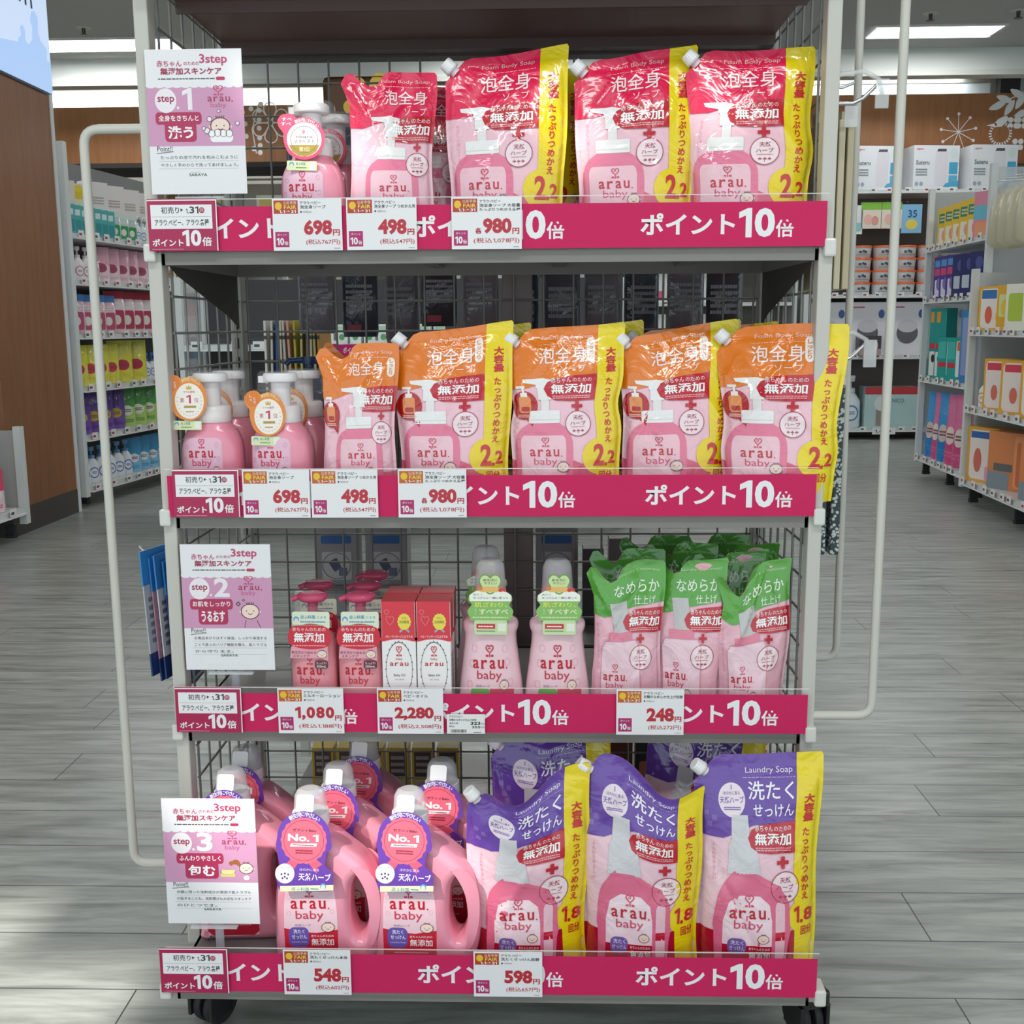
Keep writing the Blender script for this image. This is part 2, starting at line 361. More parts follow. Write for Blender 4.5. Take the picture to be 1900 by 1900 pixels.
def herb(A, x, y, rx, ry, c='#b0425c', l=3):
    A.disc(x, y, rx, ry, '#fbe4ea', l-1); A.ring(x, y, rx, ry, rx*.06, c, l)
    A.text('天然', x-rx*.38, y+ry*.3, x+rx*.4, y+ry*.66, c, .01, l+1); A.text('ハーブ', x-rx*.62, y-ry*.12, x+rx*.6, y+ry*.2, c, .01, l+1)
    A.fine(x-rx*.55, y-ry*.32, x+rx*.55, y-ry*.2, '#d68a9b', 1, l)
    for i in (-1, 0, 1):
        A.line([(x+i*.33*rx, y-.8*ry+abs(i)*.12*ry), (x+i*.33*rx, y-.45*ry)], rx*.04, c, l, rx/ry)
        for s in (-1, 1): A.disc(x+i*.33*rx+s*.07*rx, y-.58*ry, rx*.06, ry*.06, c, l, 8)
def plus(A, x, y, w, h, c=RED, l=3):
    A.rect(x-w/2, y-h*.16, x+w/2, y+h*.16, c, l); A.rect(x-w*.16, y-h/2, x+w*.16, y+h/2, c, l+1)
def pump_picture(A, x0, x1, yb, yt, hx0, asp, l=1, body='#ee7c9e', lab='#f8c9d6', low=0):
    # picture of the pump bottle printed on the refill
    w = x1-x0; xc = (x0+x1)/2; h = yt-yb
    sh = lambda sg: [(xc+sg*w*.5, yb+.42*h), (xc+sg*w*.49, yb+.6*h), (xc+sg*w*.45, yb+.76*h), (xc+sg*w*.38, yb+.88*h), (xc+sg*w*.28, yb+.96*h), (xc+sg*w*.24, yt)]
    A.poly([(x0, low), (x1, low)]+sh(1)+sh(-1)[::-1], body, l)
    A.rr(x0+.1*w, low, x1-.12*w, yb+.72*h, lab, .07*w, .05, l+1)
    ch = .068
    A.rr(xc-.27*w, yt-.02*h, xc+.27*w, yt+ch, '#f4f2f2', .03*w, .01, l+1); A.rect(xc-.27*w, yt+ch*.18, xc+.27*w, yt+ch*.24, '#dfdddd', l+1.5)
    A.rect(xc-.07*w, yt+ch, xc+.07*w, yt+ch*2.4, '#eeeaea', l+1); A.rect(xc-.11*w, yt+ch*1.9, xc+.12*w, yt+ch*3.0, '#f4f1f1', l+1.5)
    A.poly([(hx0, yt+ch*3.7), (hx0+.01, yt+ch*3.4), (xc-.13*w, yt+ch*3.2), (xc-.13*w, yt+ch*2.9), (xc+.15*w, yt+ch*2.9), (xc+.16*w, yt+ch*3.55), (xc, yt+ch*3.75)], '#f7f5f5', l+1.5)
def vert_size(A, x, y1, y0, w, c='#d3202c'):
    A.vtext('大容量', x, y1, y1-(y1-y0)*.26, w*1.15, c, .035, 4); A.vtext('たっぷりつめかえ', x-.012, y1-(y1-y0)*.31, y0, w*.9, c, .02, 4)
# outlines of the two refill formats (unit square)
OUT_BIG = [(0, 0), (1, 0), (1, .985), (.985, 1), (.22, 1), (.16, .985), (.0, .865)]
OUT_SMALL = [(.02, 0), (1, 0), (1, .985), (.98, 1), (.5, 1), (.45, .985), (.38, .925), (.30, .912), (.2, .955), (.12, 1), (.05, .995), (0, .94), (.05, .87), (.085, .8), (.07, .68), (.035, .5)]
def top_of(out, ycut):   # the part of an outline above a boundary polyline running left to right
    return out
def band(A, out, left, cuts, c, l=1):
    # coloured head of the pack: outline points above the cut polyline
    ups = [p for p in out if p[1] > .72]
    A.poly(list(cuts)+ups, c, l)
def foam_art(small=False, orange=False, wide=True):
    A = Art(); c1 = '#ee7f1c' if orange else '#ec1f55'; base = '#f8c8d6'
    out = OUT_SMALL if small else OUT_BIG
    A.poly(out, base, -2); ups = [p for p in out if p[1] > .79]
    if small:
        A.poly([(.068, .665), (.2, .66), (.45, .7), (1, .73)]+ups, c1, 1)
        A.text('Foam Body Soap', .42, .925, .92, .953, '#fbd0c8', 0); A.fine(.42, .905, .92, .912, '#f8b8b8', 1, 2)
        x0, x1 = (.40, .82) if orange else (.46, .90)
        A.text('泡全身', x0, .80, x1, .885, '#fdf0f0', .008); A.text('ソープ', x0+.22, .735, x1+.0, .783, '#fdf0f0', 0)
        mutenka(A, .46, .572, 1, .735, 2); plus(A, .83, .545, .085, .05); herb(A, .83, .44, .125, .07)
        pump_picture(A, .22, .84, .22, .475, .30, 1)
        for s in ((0, .0, .06, .21), (0, .21, .06, .235)): pass
        logo(A, .39, .225, .72, .375)
        babyface(A, .68, .195, .11, .06)
        A.poly([(.0, 0), (.2, 0), (.2, .19), (.0, .21)], '#e46380', 1); A.rect(.84, 0, 1, .19, '#e46380', 1)
        if orange: A.rr(.86, .79, .95, .91, '#fdf0e6', .044, .03, 2); A.vtext('しっとり', .905, .90, .80, .06, '#e07a20', .01, 4)
    else:
        A.poly([(0, .655), (.15, .655), (.35, .69), (.8, .73), (1, .8)]+ups, c1, 1)
        A.poly([(.78, 0), (1, 0), (1, .985), (.985, 1), (.775, 1), (.765, .6)], '#f6dc10', 2)
        A.disc(.80, .255, .155, .105, '#f6dc10', 2)
        A.text('Foam Body Soap', .30, .918, .73, .95, '#fbd0c8', 0); A.fine(.27, .898, .74, .903, '#fbd0c8', 1, 2)
        dx = -.02 if orange else 0
        A.text('泡全身', .29+dx, .79, .70+dx, .885, '#fdf0f0', .008); A.text('ソープ', .47+dx, .738, .69+dx, .78, '#fdf0f0', 0)
        mutenka(A, .30, .575, .765, .722, 3); plus(A, .60, .545, .1, .06); herb(A, .605, .445, .112, .072)
        pump_picture(A, .04, .56, .18, .455, .12, 1)
        logo(A, .17, .195, .455, .365); babyface(A, .47, .195, .11, .07)
        vert_size(A, .885, .865, .33, .075)
        A.text('2', .745, .2, .845, .325, '#d3202c', .03, 4); A.disc(.862, .208, .014, .01, '#d3202c', 4); A.text('2', .88, .21, .945, .285, '#d3202c', .025, 4); A.text('回分', .80, .12, .92, .17, '#d3202c', .02, 4)
        A.poly([(.0, 0), (.04, 0), (.04, .225), (.0, .235)], '#e0607e', 1); A.poly([(.56, 0), (.78, 0), (.78, .18), (.56, .235)], '#e0607e', 1)
        A.vtext('やさしい洗いごこち', .10 if not orange else .06, .62 if not orange else .46, .40 if not orange else .26, .03, '#e9a0b4', 0, 2)
        if orange: A.rr(.68, .79, .75, .93, '#fdf0e6', .033, .03, 2); A.vtext('しっとり', .715, .915, .805, .05, '#e07a20', .01, 4)
    if orange:
        xc, yc = (.115, .555) if not small else (.16, .56)
        A.disc(xc, yc, .115, .085, '#b8141e', 2); A.poly([(xc, yc-.07), (xc+.1, yc-.05), (xc+.085, yc-.125)], '#b8141e', 2)
        A.rr(xc-.055, yc-.045, xc+.055, yc+.055, '#ec9350', .03, .02, 3); A.rect(xc-.03, yc+.05, xc+.03, yc+.075, '#fbf0ea', 3); A.rect(xc-.01, yc+.075, xc+.01, yc+.105, '#fbf0ea', 3); A.rect(xc-.055, yc+.1, xc+.02, yc+.115, '#fbf0ea', 3)
        A.rr(xc-.035, yc-.035, xc+.04, yc-.008, '#b8141e', .01, .008, 4); A.fine(xc-.06, yc-.072, xc+.06, yc-.052, '#f8c8b8', 2, 3)
    for _ in range(5):
        x, y = random.Random(_*3+small).uniform(.08, .5), .70+.05*_
        if y < .93: A.ring(x if x > .1 else .15, y, .02, .013, .004, '#f4707f' if not orange else '#f6a658', 2, 12)
    return A
def laundry_art():
    A = Art(); A.poly(OUT_BIG, '#f8cfdc', -2); ups = [p for p in OUT_BIG if p[1] > .79]
    A.poly([(0, .635), (.2, .63), (.45, .69), (.8, .70), (1, .75)]+ups, '#6a42a8', 1)
    A.poly([(.80, 0), (1, 0), (1, .985), (.985, 1), (.795, 1), (.785, .6)], '#f6dc10', 2); A.disc(.86, .265, .12, .08, '#f6dc10', 2)
    A.text('Laundry Soap', .40, .908, .76, .94, '#f3e8f6', 0); A.fine(.38, .893, .78, .898, '#c8a8dc', 1, 2)
    A.text('洗たく', .415, .80, .77, .88, '#fdf6ff', .012); A.text('せっけん', .45, .728, .77, .782, '#fdf6ff', .012)
    A.disc(.285, .80, .105, .075, '#f5e4ef', 2); A.text('ほのかに香る', .22, .822, .35, .838, '#6f4ba8', 0); A.text('天然ハーブ', .19, .785, .38, .815, '#6f4ba8', .01); A.fine(.22, .755, .35, .772, '#8a6ab8', 2)
    A.line([(.285, .845), (.285, .865)], .006, '#6f4ba8', 3)
    mutenka(A, .40, .566, .79, .705, 3); plus(A, .69, .525, .10, .055); herb(A, .71, .41, .12, .073)
    A.poly([(.23, .47), (.50, .47), (.47, .60), (.415, .62), (.405, .735), (.275, .735), (.265, .62), (.245, .60)], '#d9d7dc', 2)
    A.poly([(.14, 0)]+bez([(.13, .2), (.15, .36), (.22, .44), (.3, .475)], 3)[:10]+[(.47, .475), (.55, .45), (.66, .42), (.745, .34), (.76, .2), (.70, .03), (.66, 0)], '#e86f92', 2)
    A.poly(rrect(.63, .06, .71, .345, .035, .03), '#f6c7d5', 3); A.rect(.63, .16, .71, .2, '#c8203c', 3)
    A.poly([(.2, 0), (.2, .25), (.24, .34), (.33, .375), (.5, .37), (.58, .33), (.6, .25), (.6, 0)], '#fae0e9', 3)
    logo(A, .25, .205, .57, .375, l=5); A.rect(.0, 0, .135, .19, '#b81230', 1); A.poly([(.72, 0), (.8, 0), (.8, .2), (.755, .2)], '#b81230', 1)
    A.rect(.2, 0, .6, .135, '#c01432', 4); A.rr(.24, .09, .39, .17, '#7b62b4', .05, .03, 5); A.text('洗たく', .265, .138, .37, .16, '#ffffff', 0, 6); A.text('せっけん', .255, .11, .38, .132, '#ffffff', 0, 6)
    A.text('赤ちゃんのための', .41, .115, .585, .13, '#ffffff', 0, 6); A.text('無添加', .415, .07, .585, .108, '#ffffff', .01, 6); babyface(A, .53, .17, .09, .05)
    vert_size(A, .895, .82, .34, .075); A.text('1', .79, .235, .835, .315, '#d3202c', .03, 4); A.disc(.855, .24, .013, .009, '#d3202c', 4); A.text('8', .875, .238, .955, .30, '#d3202c', .03, 4); A.text('回分', .85, .17, .95, .215, '#d3202c', .02, 4)
    A.vtext('ふんわりやさしい', .12, .61, .43, .03, '#e080a0', 0, 2)
    for x, y in ((.08, .74), (.14, .72), (.1, .69)): A.rr(x-.02, y-.012, x+.02, y+.012, '#8462b8', .008, .006, 2)
    return A
def green_art():
    A = Art(); A.poly(OUT_SMALL, '#f3bccb', -2); ups = [p for p in OUT_SMALL if p[1] > .79]
    A.poly([(.07, .68), (.2, .66), (.45, .70), (1, .74)]+ups, '#5aa83c', 1)
    A.text('Laundry Conditioner', .40, .925, .94, .95, '#bfe0a8', 0); A.text('なめらか', .34, .80, .92, .878, '#e8f4e0', .01); A.text('仕上げ', .6, .725, .88, .78, '#e8f4e0', .006)
    mutenka(A, .45, .545, 1, .705, 3); plus(A, .70, .505, .11, .06); herb(A, .70, .385, .155, .078)
    A.poly([(.33, .56), (.54, .56), (.5, .76), (.28, .76)], '#c9c6c6', 2); A.rect(.25, .5, .58, .56, '#e8839d', 2)
    A.poly([(.14, 0), (.7, 0), (.68, .45), (.63, .5), (.2, .5), (.15, .45)], '#f6d3de', 2); A.line([(.14, 0), (.15, .45), (.2, .5), (.63, .5), (.68, .45), (.7, 0)], .008, '#df8fa6', 3)
    logo(A, .18, .17, .50, .345); babyface(A, .5, .14, .11, .07); A.rect(0.02, 0, .14, .12, '#d8405c', 1); A.rect(.7, 0, 1, .12, '#d8405c', 1)
    A.vtext('すべすべなやさしい', .10, .62, .3, .04, '#d893a8', 0, 2)
    return A

# ---------------------------------------------------------------- refill pouch
def pouch_fn(Wd, H, T, seed=0, taper=.9, droop=(), lean=0, tilt=0, twist=0, wave=1.0, pinch=()):
    rs = random.Random(seed)
    rid = [(rs.uniform(.1, .9), rs.uniform(.35, .95), rs.uniform(-1.2, 1.2), rs.uniform(.04, .085), rs.uniform(-.0030, .0038)*wave) for _ in range(9)]
    ph = [rs.uniform(0, 6.3) for _ in range(6)]
    def f(u, v, k, side=-1):
        v = min(max(v, 0), 1)
        us = min(max((u-.035)/.93, 0), 1); e = (4*us*(1-us))
        e = e**.55 if e > 0 else 0
        vv = min(max(v/.94, 0), 1); g = max(0, 1-vv**1.9)**.85*(1-.18*(1-v)**3)
        x = (u-.5)*Wd*(taper+(1-taper)*min(1, v*1.15)) - .10*Wd*(u-.5)*4*v*(1-v)*.35
        for (a, b, c) in pinch: x += a*math.exp(-((v-b)/c)**2)*(u-.5)*2
        x += wave*.0018*math.sin(9*v+ph[0])*(2*u-1)
        z = v*H + tilt*(u-.5)*v*v + wave*.0022*math.sin(5*u+ph[1])*v**3
        bow = 0
        for (uc, s, d, fw) in droop:
            q = math.exp(-((u-uc)/s)**2)*v**2.6; z -= d*q; bow += fw*q
        cr = 0
        for (ru, rv, sl, w, a) in rid:
            dd = (v-rv)-sl*(u-ru); cr += a*math.exp(-(dd/w)**2)*math.exp(-((u-ru)/.35)**2)
        cr += wave*.0011*math.sin(11*u+7*v+ph[2])*math.sin(8*v-4*u+ph[3])
        env = min(1, e*1.6)*min(1, (1-v)*9)
        y = side*(T/2*g*e) - cr*env*(1 if side < 0 else -.5)*.9
        y += -bow + lean*v*v*H + twist*(u-.5)*v + .002*wave*math.sin(6*u+ph[4])*v*v - (.004*math.sin(math.pi*v)*(1-e) if side < 0 else 0)
        return Vector((x, y+side*.0001, z))
    def fn(side):
        def h(u, v, l=0):
            d = .006; p = f(u, v, 0, side); du = f(min(u+d, 1), v, 0, side)-f(max(u-d, 0), v, 0, side); dv = f(u, min(v+d, 1), 0, side)-f(u, max(v-d, 0), 0, side)
            n = du.cross(dv)
            n = n.normalized() if n.length > 1e-9 else Vector((0, -1, 0))
            if side > 0: n = -n
            if n.y*side < 0 and abs(n.y) > .3: pass
            return (p+n*(.00034*l), n)
        return h
    return f, fn
def cap_mesh(ribs=20):
    m = MB(); m.loft([(0, .0072, .0072), (.006, .0068, .0068), (.0062, .0105, .0105), (.0078, .0105, .0105)], 'plas:#f1e6ea', 24)
    m.loft([(.008, .0098, .0098), (.009, .0102, .0102), (.020, .0094, .0094), (.0215, .0085, .0085)], 'plas:#f6f6f8', ribs*2, rib=.035, smooth=False)
    return m
_cap = []
def make_pouch(name, art, out, P, spout, backcol, cat='pouch', topcol=None):
    f, fn = pouch_fn(**P); mb = MB(); cell = .032
    art.emit(mb, fn(-1), 'film', cell)
    B = Art(); B.poly(out, backcol, 0); B.poly([(0.07 if out is OUT_SMALL else 0, .69), (1, .69)]+[p for p in out if p[1] > .79], topcol or backcol, 1); B.emit(mb, fn(1), 'film', cell, flip=True)
    n = 24; lo = out[0][0]; hi = out[1][0]
    a = [f(lo+(hi-lo)*i/n, 0, 0, -1) for i in range(n+1)]; b = [f(lo+(hi-lo)*i/n, 0, 0, 1) for i in range(n+1)]
    mb.add(a+b, [[i, n+1+i, n+2+i, i+1] for i in range(n)], 'film:'+backcol.lstrip('#') if 0 else 'film:'+backcol)
    if spout:
        root = empty(name); mb.build('pouch_body', root)
        if not _cap: _cap.append(cap_mesh().mesh('cap'))
        c = bpy.data.objects.new('cap', _cap[0]); COL.objects.link(c); c.parent = root; c['label'] = 'white ribbed screw cap'
        p0, p1 = f(0, .865, 0), f(.16, .985, 0); mid = (p0+p1)/2; t = (p1-p0).normalized(); nrm = Vector((-t.z, 0, t.x)).normalized()
        if nrm.z < 0: nrm = -nrm
        nrm = (nrm+Vector((0, -.10, 0))).normalized()
        c.matrix_local = Matrix.Translation(mid-nrm*.003) @ nrm.to_track_quat('Z', 'Y').to_matrix().to_4x4()
        return root
    return mb.build(name)

# ---------------------------------------------------------------- bottles
def prof_at(prof, z):
    for a, b in zip(prof, prof[1:]):
        if a[0] <= z <= b[0] and b[0] > a[0]:
            t = (z-a[0])/(b[0]-a[0]); return [a[i]+(b[i]-a[i])*t for i in range(4)]
    return prof[-1][:4] if z > prof[-1][0] else prof[0][:4]
def front_fn(prof, x0, z0, w, h, k=.00022):
    def p(x, z):
        _, rx, ry, e = prof_at(prof, z); t = min(abs(x/rx), .999); return Vector((x, -ry*(1-t**e)**(1/e), z))
    def fn(u, v, l):
        x, z = x0+u*w, z0+v*h; d = .0008; q = p(x, z); n = (p(x+d, z)-p(x-d, z)).cross(p(x, z+d)-p(x, z-d)).normalized(); return (q+n*k*(l+1), n)
    return fn
def smooth_prof(pts, n=5):
    out = []
    for i in range(len(pts)-1):
        p0, p1, p2, p3 = pts[max(i-1, 0)], pts[i], pts[i+1], pts[min(i+2, len(pts)-1)]
        for j in range(n):
            t = j/n; q = [.5*(2*p1[a]+(p2[a]-p0[a])*t+(2*p0[a]-5*p1[a]+4*p2[a]-p3[a])*t*t+(3*p1[a]-p0[a]-3*p2[a]+p3[a])*t**3) for a in range(4)]; q[0] = p1[0]+(p2[0]-p1[0])*t; out.append(tuple(q))
    return out+[pts[-1]]
def card_fn(w, h, x, y, z, yaw=0, pitch=0, roll=0, bend=0, d=.00012):
    R = Matrix.Translation((x, y, z)) @ Matrix.Rotation(yaw, 4, 'Z') @ Matrix.Rotation(pitch, 4, 'X') @ Matrix.Rotation(roll, 4, 'Y')
    return lambda u, v, l: R @ Vector(((u-.5)*w, -l*d-bend*(1-(2*u-1)**2), (v-.5)*h)), R
def tag_solid(mb, outline, fn, col, key=None):   # cut card with real thickness
    n = len(outline); T = tessellate_polygon([[Vector((x, y, 0)) for x, y in outline]])
    a = [fn(x, y, 0) for x, y in outline]; b = [fn(x, y, -4) for x, y in outline]
    A = sum(outline[i][0]*outline[(i+1) % n][1]-outline[(i+1) % n][0]*outline[i][1] for i in range(n))
    fs = []
    for t in T:
        t = list(t); q = (outline[t[1]][0]-outline[t[0]][0])*(outline[t[2]][1]-outline[t[0]][1])-(outline[t[2]][0]-outline[t[0]][0])*(outline[t[1]][1]-outline[t[0]][1])
        if q < 0: t = t[::-1]
        fs += [t, [n+i for i in t[::-1]]]
    for i in range(n): j = (i+1) % n; fs.append([i, n+i, n+j, j] if A > 0 else [j, n+j, n+i, i])
    mb.add(a+b, fs, key or 'card:'+col)
PUMPB = smooth_prof([(0, .038, .027, 2.6), (.004, .0425, .030, 2.7), (.03, .0435, .0315, 2.7), (.066, .0435, .0315, 2.7), (.084, .0415, .0305, 2.6), (.098, .0355, .028, 2.4), (.107, .0285, .025, 2.1), (.112, .0265, .0245, 2)])
def bottle_label(A, body):
    A.rr(.02, 0, .80, .95, '#f4c2d8', .12, .1, 1); A.rr(.04, .015, .78, .935, '#f2c6da', .11, .09, 2)
    logo(A, .16, .47, .66, .93, l=4); A.text('アラウ.ベビー', .46, .59, .62, .62, '#c05878', 0, 4)
    babyface(A, .68, .42, .15, .15, 5)
    for x, y in ((.12, .8), (.7, .84), (.72, .62), (.08, .6)): A.ring(x, y, .03, .035, .007, '#e8a6c4', 3, 10)
    A.rect(.04, .0, .78, .2, '#c8203c', 3)
def ninaru_tag(A):
    A.disc(.54, .48, .46, .45, '#f0567c', 1, 40); A.disc(.16, .84, .2, .17, '#f0567c', 1); A.disc(.54, .46, .385, .37, '#fbeff2', 2, 36); A.ring(.54, .46, .30, .285, .012, '#7c7478', 3, 36)
    A.arc('新生児にやさしい', .54, .48, .405, .395, 118, 38, .085, '#ffffff', .01, 4)
    A.text('すべ', .06, .86, .28, .93, '#ffffff', .01, 4); A.text('すべ', .04, .76, .26, .83, '#ffffff', .01, 4)
    heart(A, .53, .62, .07, .1, '#ef8a9a', 4, fill=True); A.text('ninaru', .36, .49, .72, .55, '#6a6468', 0, 4); A.text('ママベスト', .31, .38, .76, .46, '#6a6468', 0, 4)
    A.poly([(.2, .34), (.87, .34), (.8, .2), (.67, .12), (.54, .09), (.4, .12), (.27, .2)], '#b59a42', 3); A.text('第1位', .42, .2, .66, .3, '#f8ecc0', .01, 4)
def gold_tag(A):
    A.disc(.56, .50, .44, .47, '#f0903c', 1, 40); A.disc(.16, .84, .19, .17, '#e9822c', 1); A.disc(.56, .45, .36, .385, '#fdf6ee', 2, 36)
    A.arc('新生児にやさしい', .56, .5, .385, .42, 115, 45, .08, '#fff0a8', .01, 4)
    A.vtext('しっ', .12, .94, .78, .09, '#ffffff', .01, 4); A.vtext('とり', .22, .88, .72, .09, '#ffffff', .01, 4)
    A.poly([(.50, .70), (.49, .78), (.53, .74), (.56, .8), (.59, .74), (.63, .78), (.62, .70)], '#d9b23c', 3)
    A.text('ママの愛用', .42, .62, .70, .67, '#c0503c', 0, 4); A.text('第', .33, .42, .43, .52, '#c8345a', 0, 4); A.text('1', .49, .40, .60, .58, '#c8345a', .02, 4); A.text('位', .68, .42, .79, .52, '#c8345a', 0, 4)
    A.rect(.42, .30, .72, .35, '#b89a3c', 3); A.fine(.46, .2, .66, .24, '#c08a4c', 1, 3)
    for k in range(-7, 8):
        a = math.radians(-90+k*15); A.disc(.56+.30*math.cos(a), .45+.32*math.sin(a), .018, .012, '#d8cf9a', 3, 8)
def strip_tag(A):   # pale strip with the small nurse drawing; its code block is left out
    A.rr(0, 0, 1, 1, '#e4efb8', .04, .12, 1); A.disc(.16, .62, .08, .26, '#5ab0d8', 2, 14); A.disc(.16, .5, .055, .2, '#fbe0d0', 3, 12)
    A.text('皮ふ科医', .30, .55, .62, .85, '#2f86c0', 0, 3); A.fine(.3, .2, .66, .4, '#88a070', 1, 3); A.rect(.76, .12, .95, .88, '#f4f6ee', 2)
def make_pump_bottle(kind):
    r = empty('foam_pump_bottle'); m = MB(); m.loft(PUMPB, 'pearl:#f79bb2', 56)
    A = Art(); bottle_label(A, 0); A.emit(m, front_fn(PUMPB, -.040, .006, .072, .088), 'ink', .12); m.build('bottle_body', r)
    n = MB(); n.loft([(.110, .0275, .0265), (.112, .0285, .0275), (.131, .0275, .0265), (.1335, .0245, .0235)], 'plas:#f5eeee', 64, rib=.015)
    n.loft([(.133, .0135, .0135), (.166, .0135, .0135)], 'plas:#f3ecee', 24); n.build('collar', r, label='white ribbed collar and neck')
    h = MB(); h.loft([(.1665, .0215, .0195), (.1668, .0235, .0215), (.1685, .0242, .0222), (.1765, .0242, .0222), (.1788, .0225, .0205)], 'plas:#fbf8f8', 40)
    h.rings([[Vector((-.016-.014*t, y*(.008-.002*t), .170+z*(.0045))) for y, z in ((-1, -1), (1, -1), (1, 1), (-1, 1))] for t in (0, 1)], 'plas:#fbf8f8', False); h.build('pump_head', r)
    c = MB(); R = []
    c.loft([(.128, .0335, .0285, 2.4), (.150, .0330, .028, 2.4), (.178, .0315, .0265, 2.4), (.1815, .029, .024, 2.4), (.1825, .02, .017, 2.4)], 'hood:#e8ecf0', 40); c.build('clear_overcap', r, label='clear plastic overcap')
    t = MB(); A = Art()
    if kind == 'ninaru': ninaru_tag(A); wd, hh, x, z, yw, rl = .060, .060, -.008, .131, 0, 0
    else: gold_tag(A); wd, hh, x, z, yw, rl = .054, .064, -.014, .123, .10, 0
    fn, R = card_fn(wd, hh, x, -.0325, z, yw, -.05, rl)
    o = bez([(.54+.46*math.cos(a), .48+.46*math.sin(a)) for a in [math.radians(k) for k in (-90, -45, 0, 45, 90, 108)]]+[(.30, .99), (.16, 1.01), (-.03, .9), (-.02, .74), (.08, .6), (.08, .45), (.2, .15)], 4)
    tag_solid(t, o, fn, '#f0567c' if kind == 'ninaru' else '#f0903c'); A.emit(t, fn, 'card')
    f2, _ = card_fn(.040, .0125, x-.002, -.0322, z-(.036 if kind == 'ninaru' else .037), yw, -.05, rl+(.03)); B = Art(); strip_tag(B); tag_solid(t, rrect(0, 0, 1, 1, .04, .12), f2, '#e4efb8'); B.emit(t, f2, 'card')
    t.build('neck_tag', r, label='round %s award tag on the neck' % ('pink' if kind == 'ninaru' else 'orange'))
    return r
LOTB = smooth_prof([(0, .029, .022, 2.6), (.004, .0325, .0245, 2.6), (.05, .0330, .025, 2.6), (.100, .0325, .0245, 2.6), (.115, .0285, .023, 2.3), (.123, .021, .019, 2), (.127, .0155, .0155, 2)])
def make_lotion():
    r = empty('lotion_pump_bottle'); m = MB(); m.loft(LOTB, 'pearl:#f6a3ae', 48)
    A = Art(); logo(A, .17, .0, .83, 1, RED, '#cf3a52', 3)
    A.emit(m, front_fn(LOTB, -.030, .046, .058, .046), 'ink', .15); m.build('bottle_body', r)
    n = MB(); n.loft([(.126, .017, .017), (.138, .0165, .0165), (.140, .013, .013)], 'tint:#e77f9b', 36, rib=.02); n.loft([(.139, .0075, .0075), (.166, .0075, .0075)], 'tint:#de5c82', 20)
    n.loft([(.130, .0225, .0195, 2.3), (.160, .0225, .0195, 2.3), (.161, .021, .018, 2.3)], 'hood:#f0d8e0', 32); n.build('collar', r)
    h = MB(); h.loft([(.1635, .009, .008), (.1655, .017, .014), (.169, .0215, .018), (.173, .0225, .0185), (.1765, .020, .0165), (.178, .014, .012)], 'tint:#e0567f', 32)
    h.tube([(-.014, -.002, .1715), (-.022, -.004, .1712), (-.029, -.006, .1685)], .0042, 'tint:#e0567f', 10); h.build('pump_head', r, label='translucent magenta pump head')
    t = MB(); A = Art()
    A.rr(.1, .72, 1.0, .99, '#e6eed6', .05, .04, 1); A.disc(.2, .86, .07, .05, '#5ab0d8', 2, 14); A.disc(.2, .84, .045, .04, '#fbe0d0', 3, 12); A.text('皮ふ科医', .3, .87, .66, .93, '#2f86c0', .01, 3); A.text('による', .7, .88, .92, .92, '#2f86c0', 0, 3); A.fine(.3, .80, .9, .84, '#5a9ac0', 1, 3); A.fine(.1, .75, .85, .775, '#9ab8a0', 1, 3)
    o = bez([(.02, .66), (.1, .74), (.3, .76), (.5, .79), (.75, .77), (.97, .70), (1.02, .55), (.97, .42), (.7, .36), (.4, .36), (.06, .42), (-.01, .54)], 4); A.poly(o, '#d8283f', 2)
    A.text('赤ちゃんのための', .10, .66, .90, .725, '#fff0f0', .0, 4); A.text('無添加', .13, .47, .86, .64, '#ffffff', .022, 4); A.fine(.1, .40, .9, .435, '#f2a0a8', 1, 4)
    A.poly([(.03, .2), (.75, .2), (.84, .34), (.05, .36)], '#f2a8b8', 2); A.text('新生児から始める', .07, .275, .66, .325, '#5a2a35', 0, 4); A.text('スキンケア', .1, .215, .5, .26, '#5a2a35', 0, 4)
    babyface(A, .80, .27, .24, .15, 4); A.rr(.62, .03, .94, .16, '#6a2c3c', .04, .03, 3); A.text('たっぷり!', .66, .1, .9, .14, '#ffffff', 0, 4); A.text('300mL', .66, .045, .9, .085, '#ffffff', 0, 4)
    fn, R = card_fn(.0600, .086, .0, -.0275, .1138, 0, -.04, 0, .0)
    for o2, c in ((rrect(.1, .70, 1.0, .99, .05, .04), '#e6eed6'), (o, '#d8283f'), ([(.03, .2), (.75, .2), (.94, .16), (.94, .4), (.06, .4)], '#f2a8b8')): tag_solid(t, o2, fn, c)
    A.emit(t, fn, 'card'); t.build('neck_tag', r, label='red and pale green tag on the bottle front')
    return r
CONB = smooth_prof([(0, .041, .028, 2.5), (.004, .046, .031, 2.6), (.03, .0465, .031, 2.6), (.09, .0395, .029, 2.5), (.118, .037, .028, 2.5), (.128, .040, .029, 2.4), (.136, .039, .028, 2.4), (.143, .031, .024, 2.2), (.148, .026, .022, 2)])
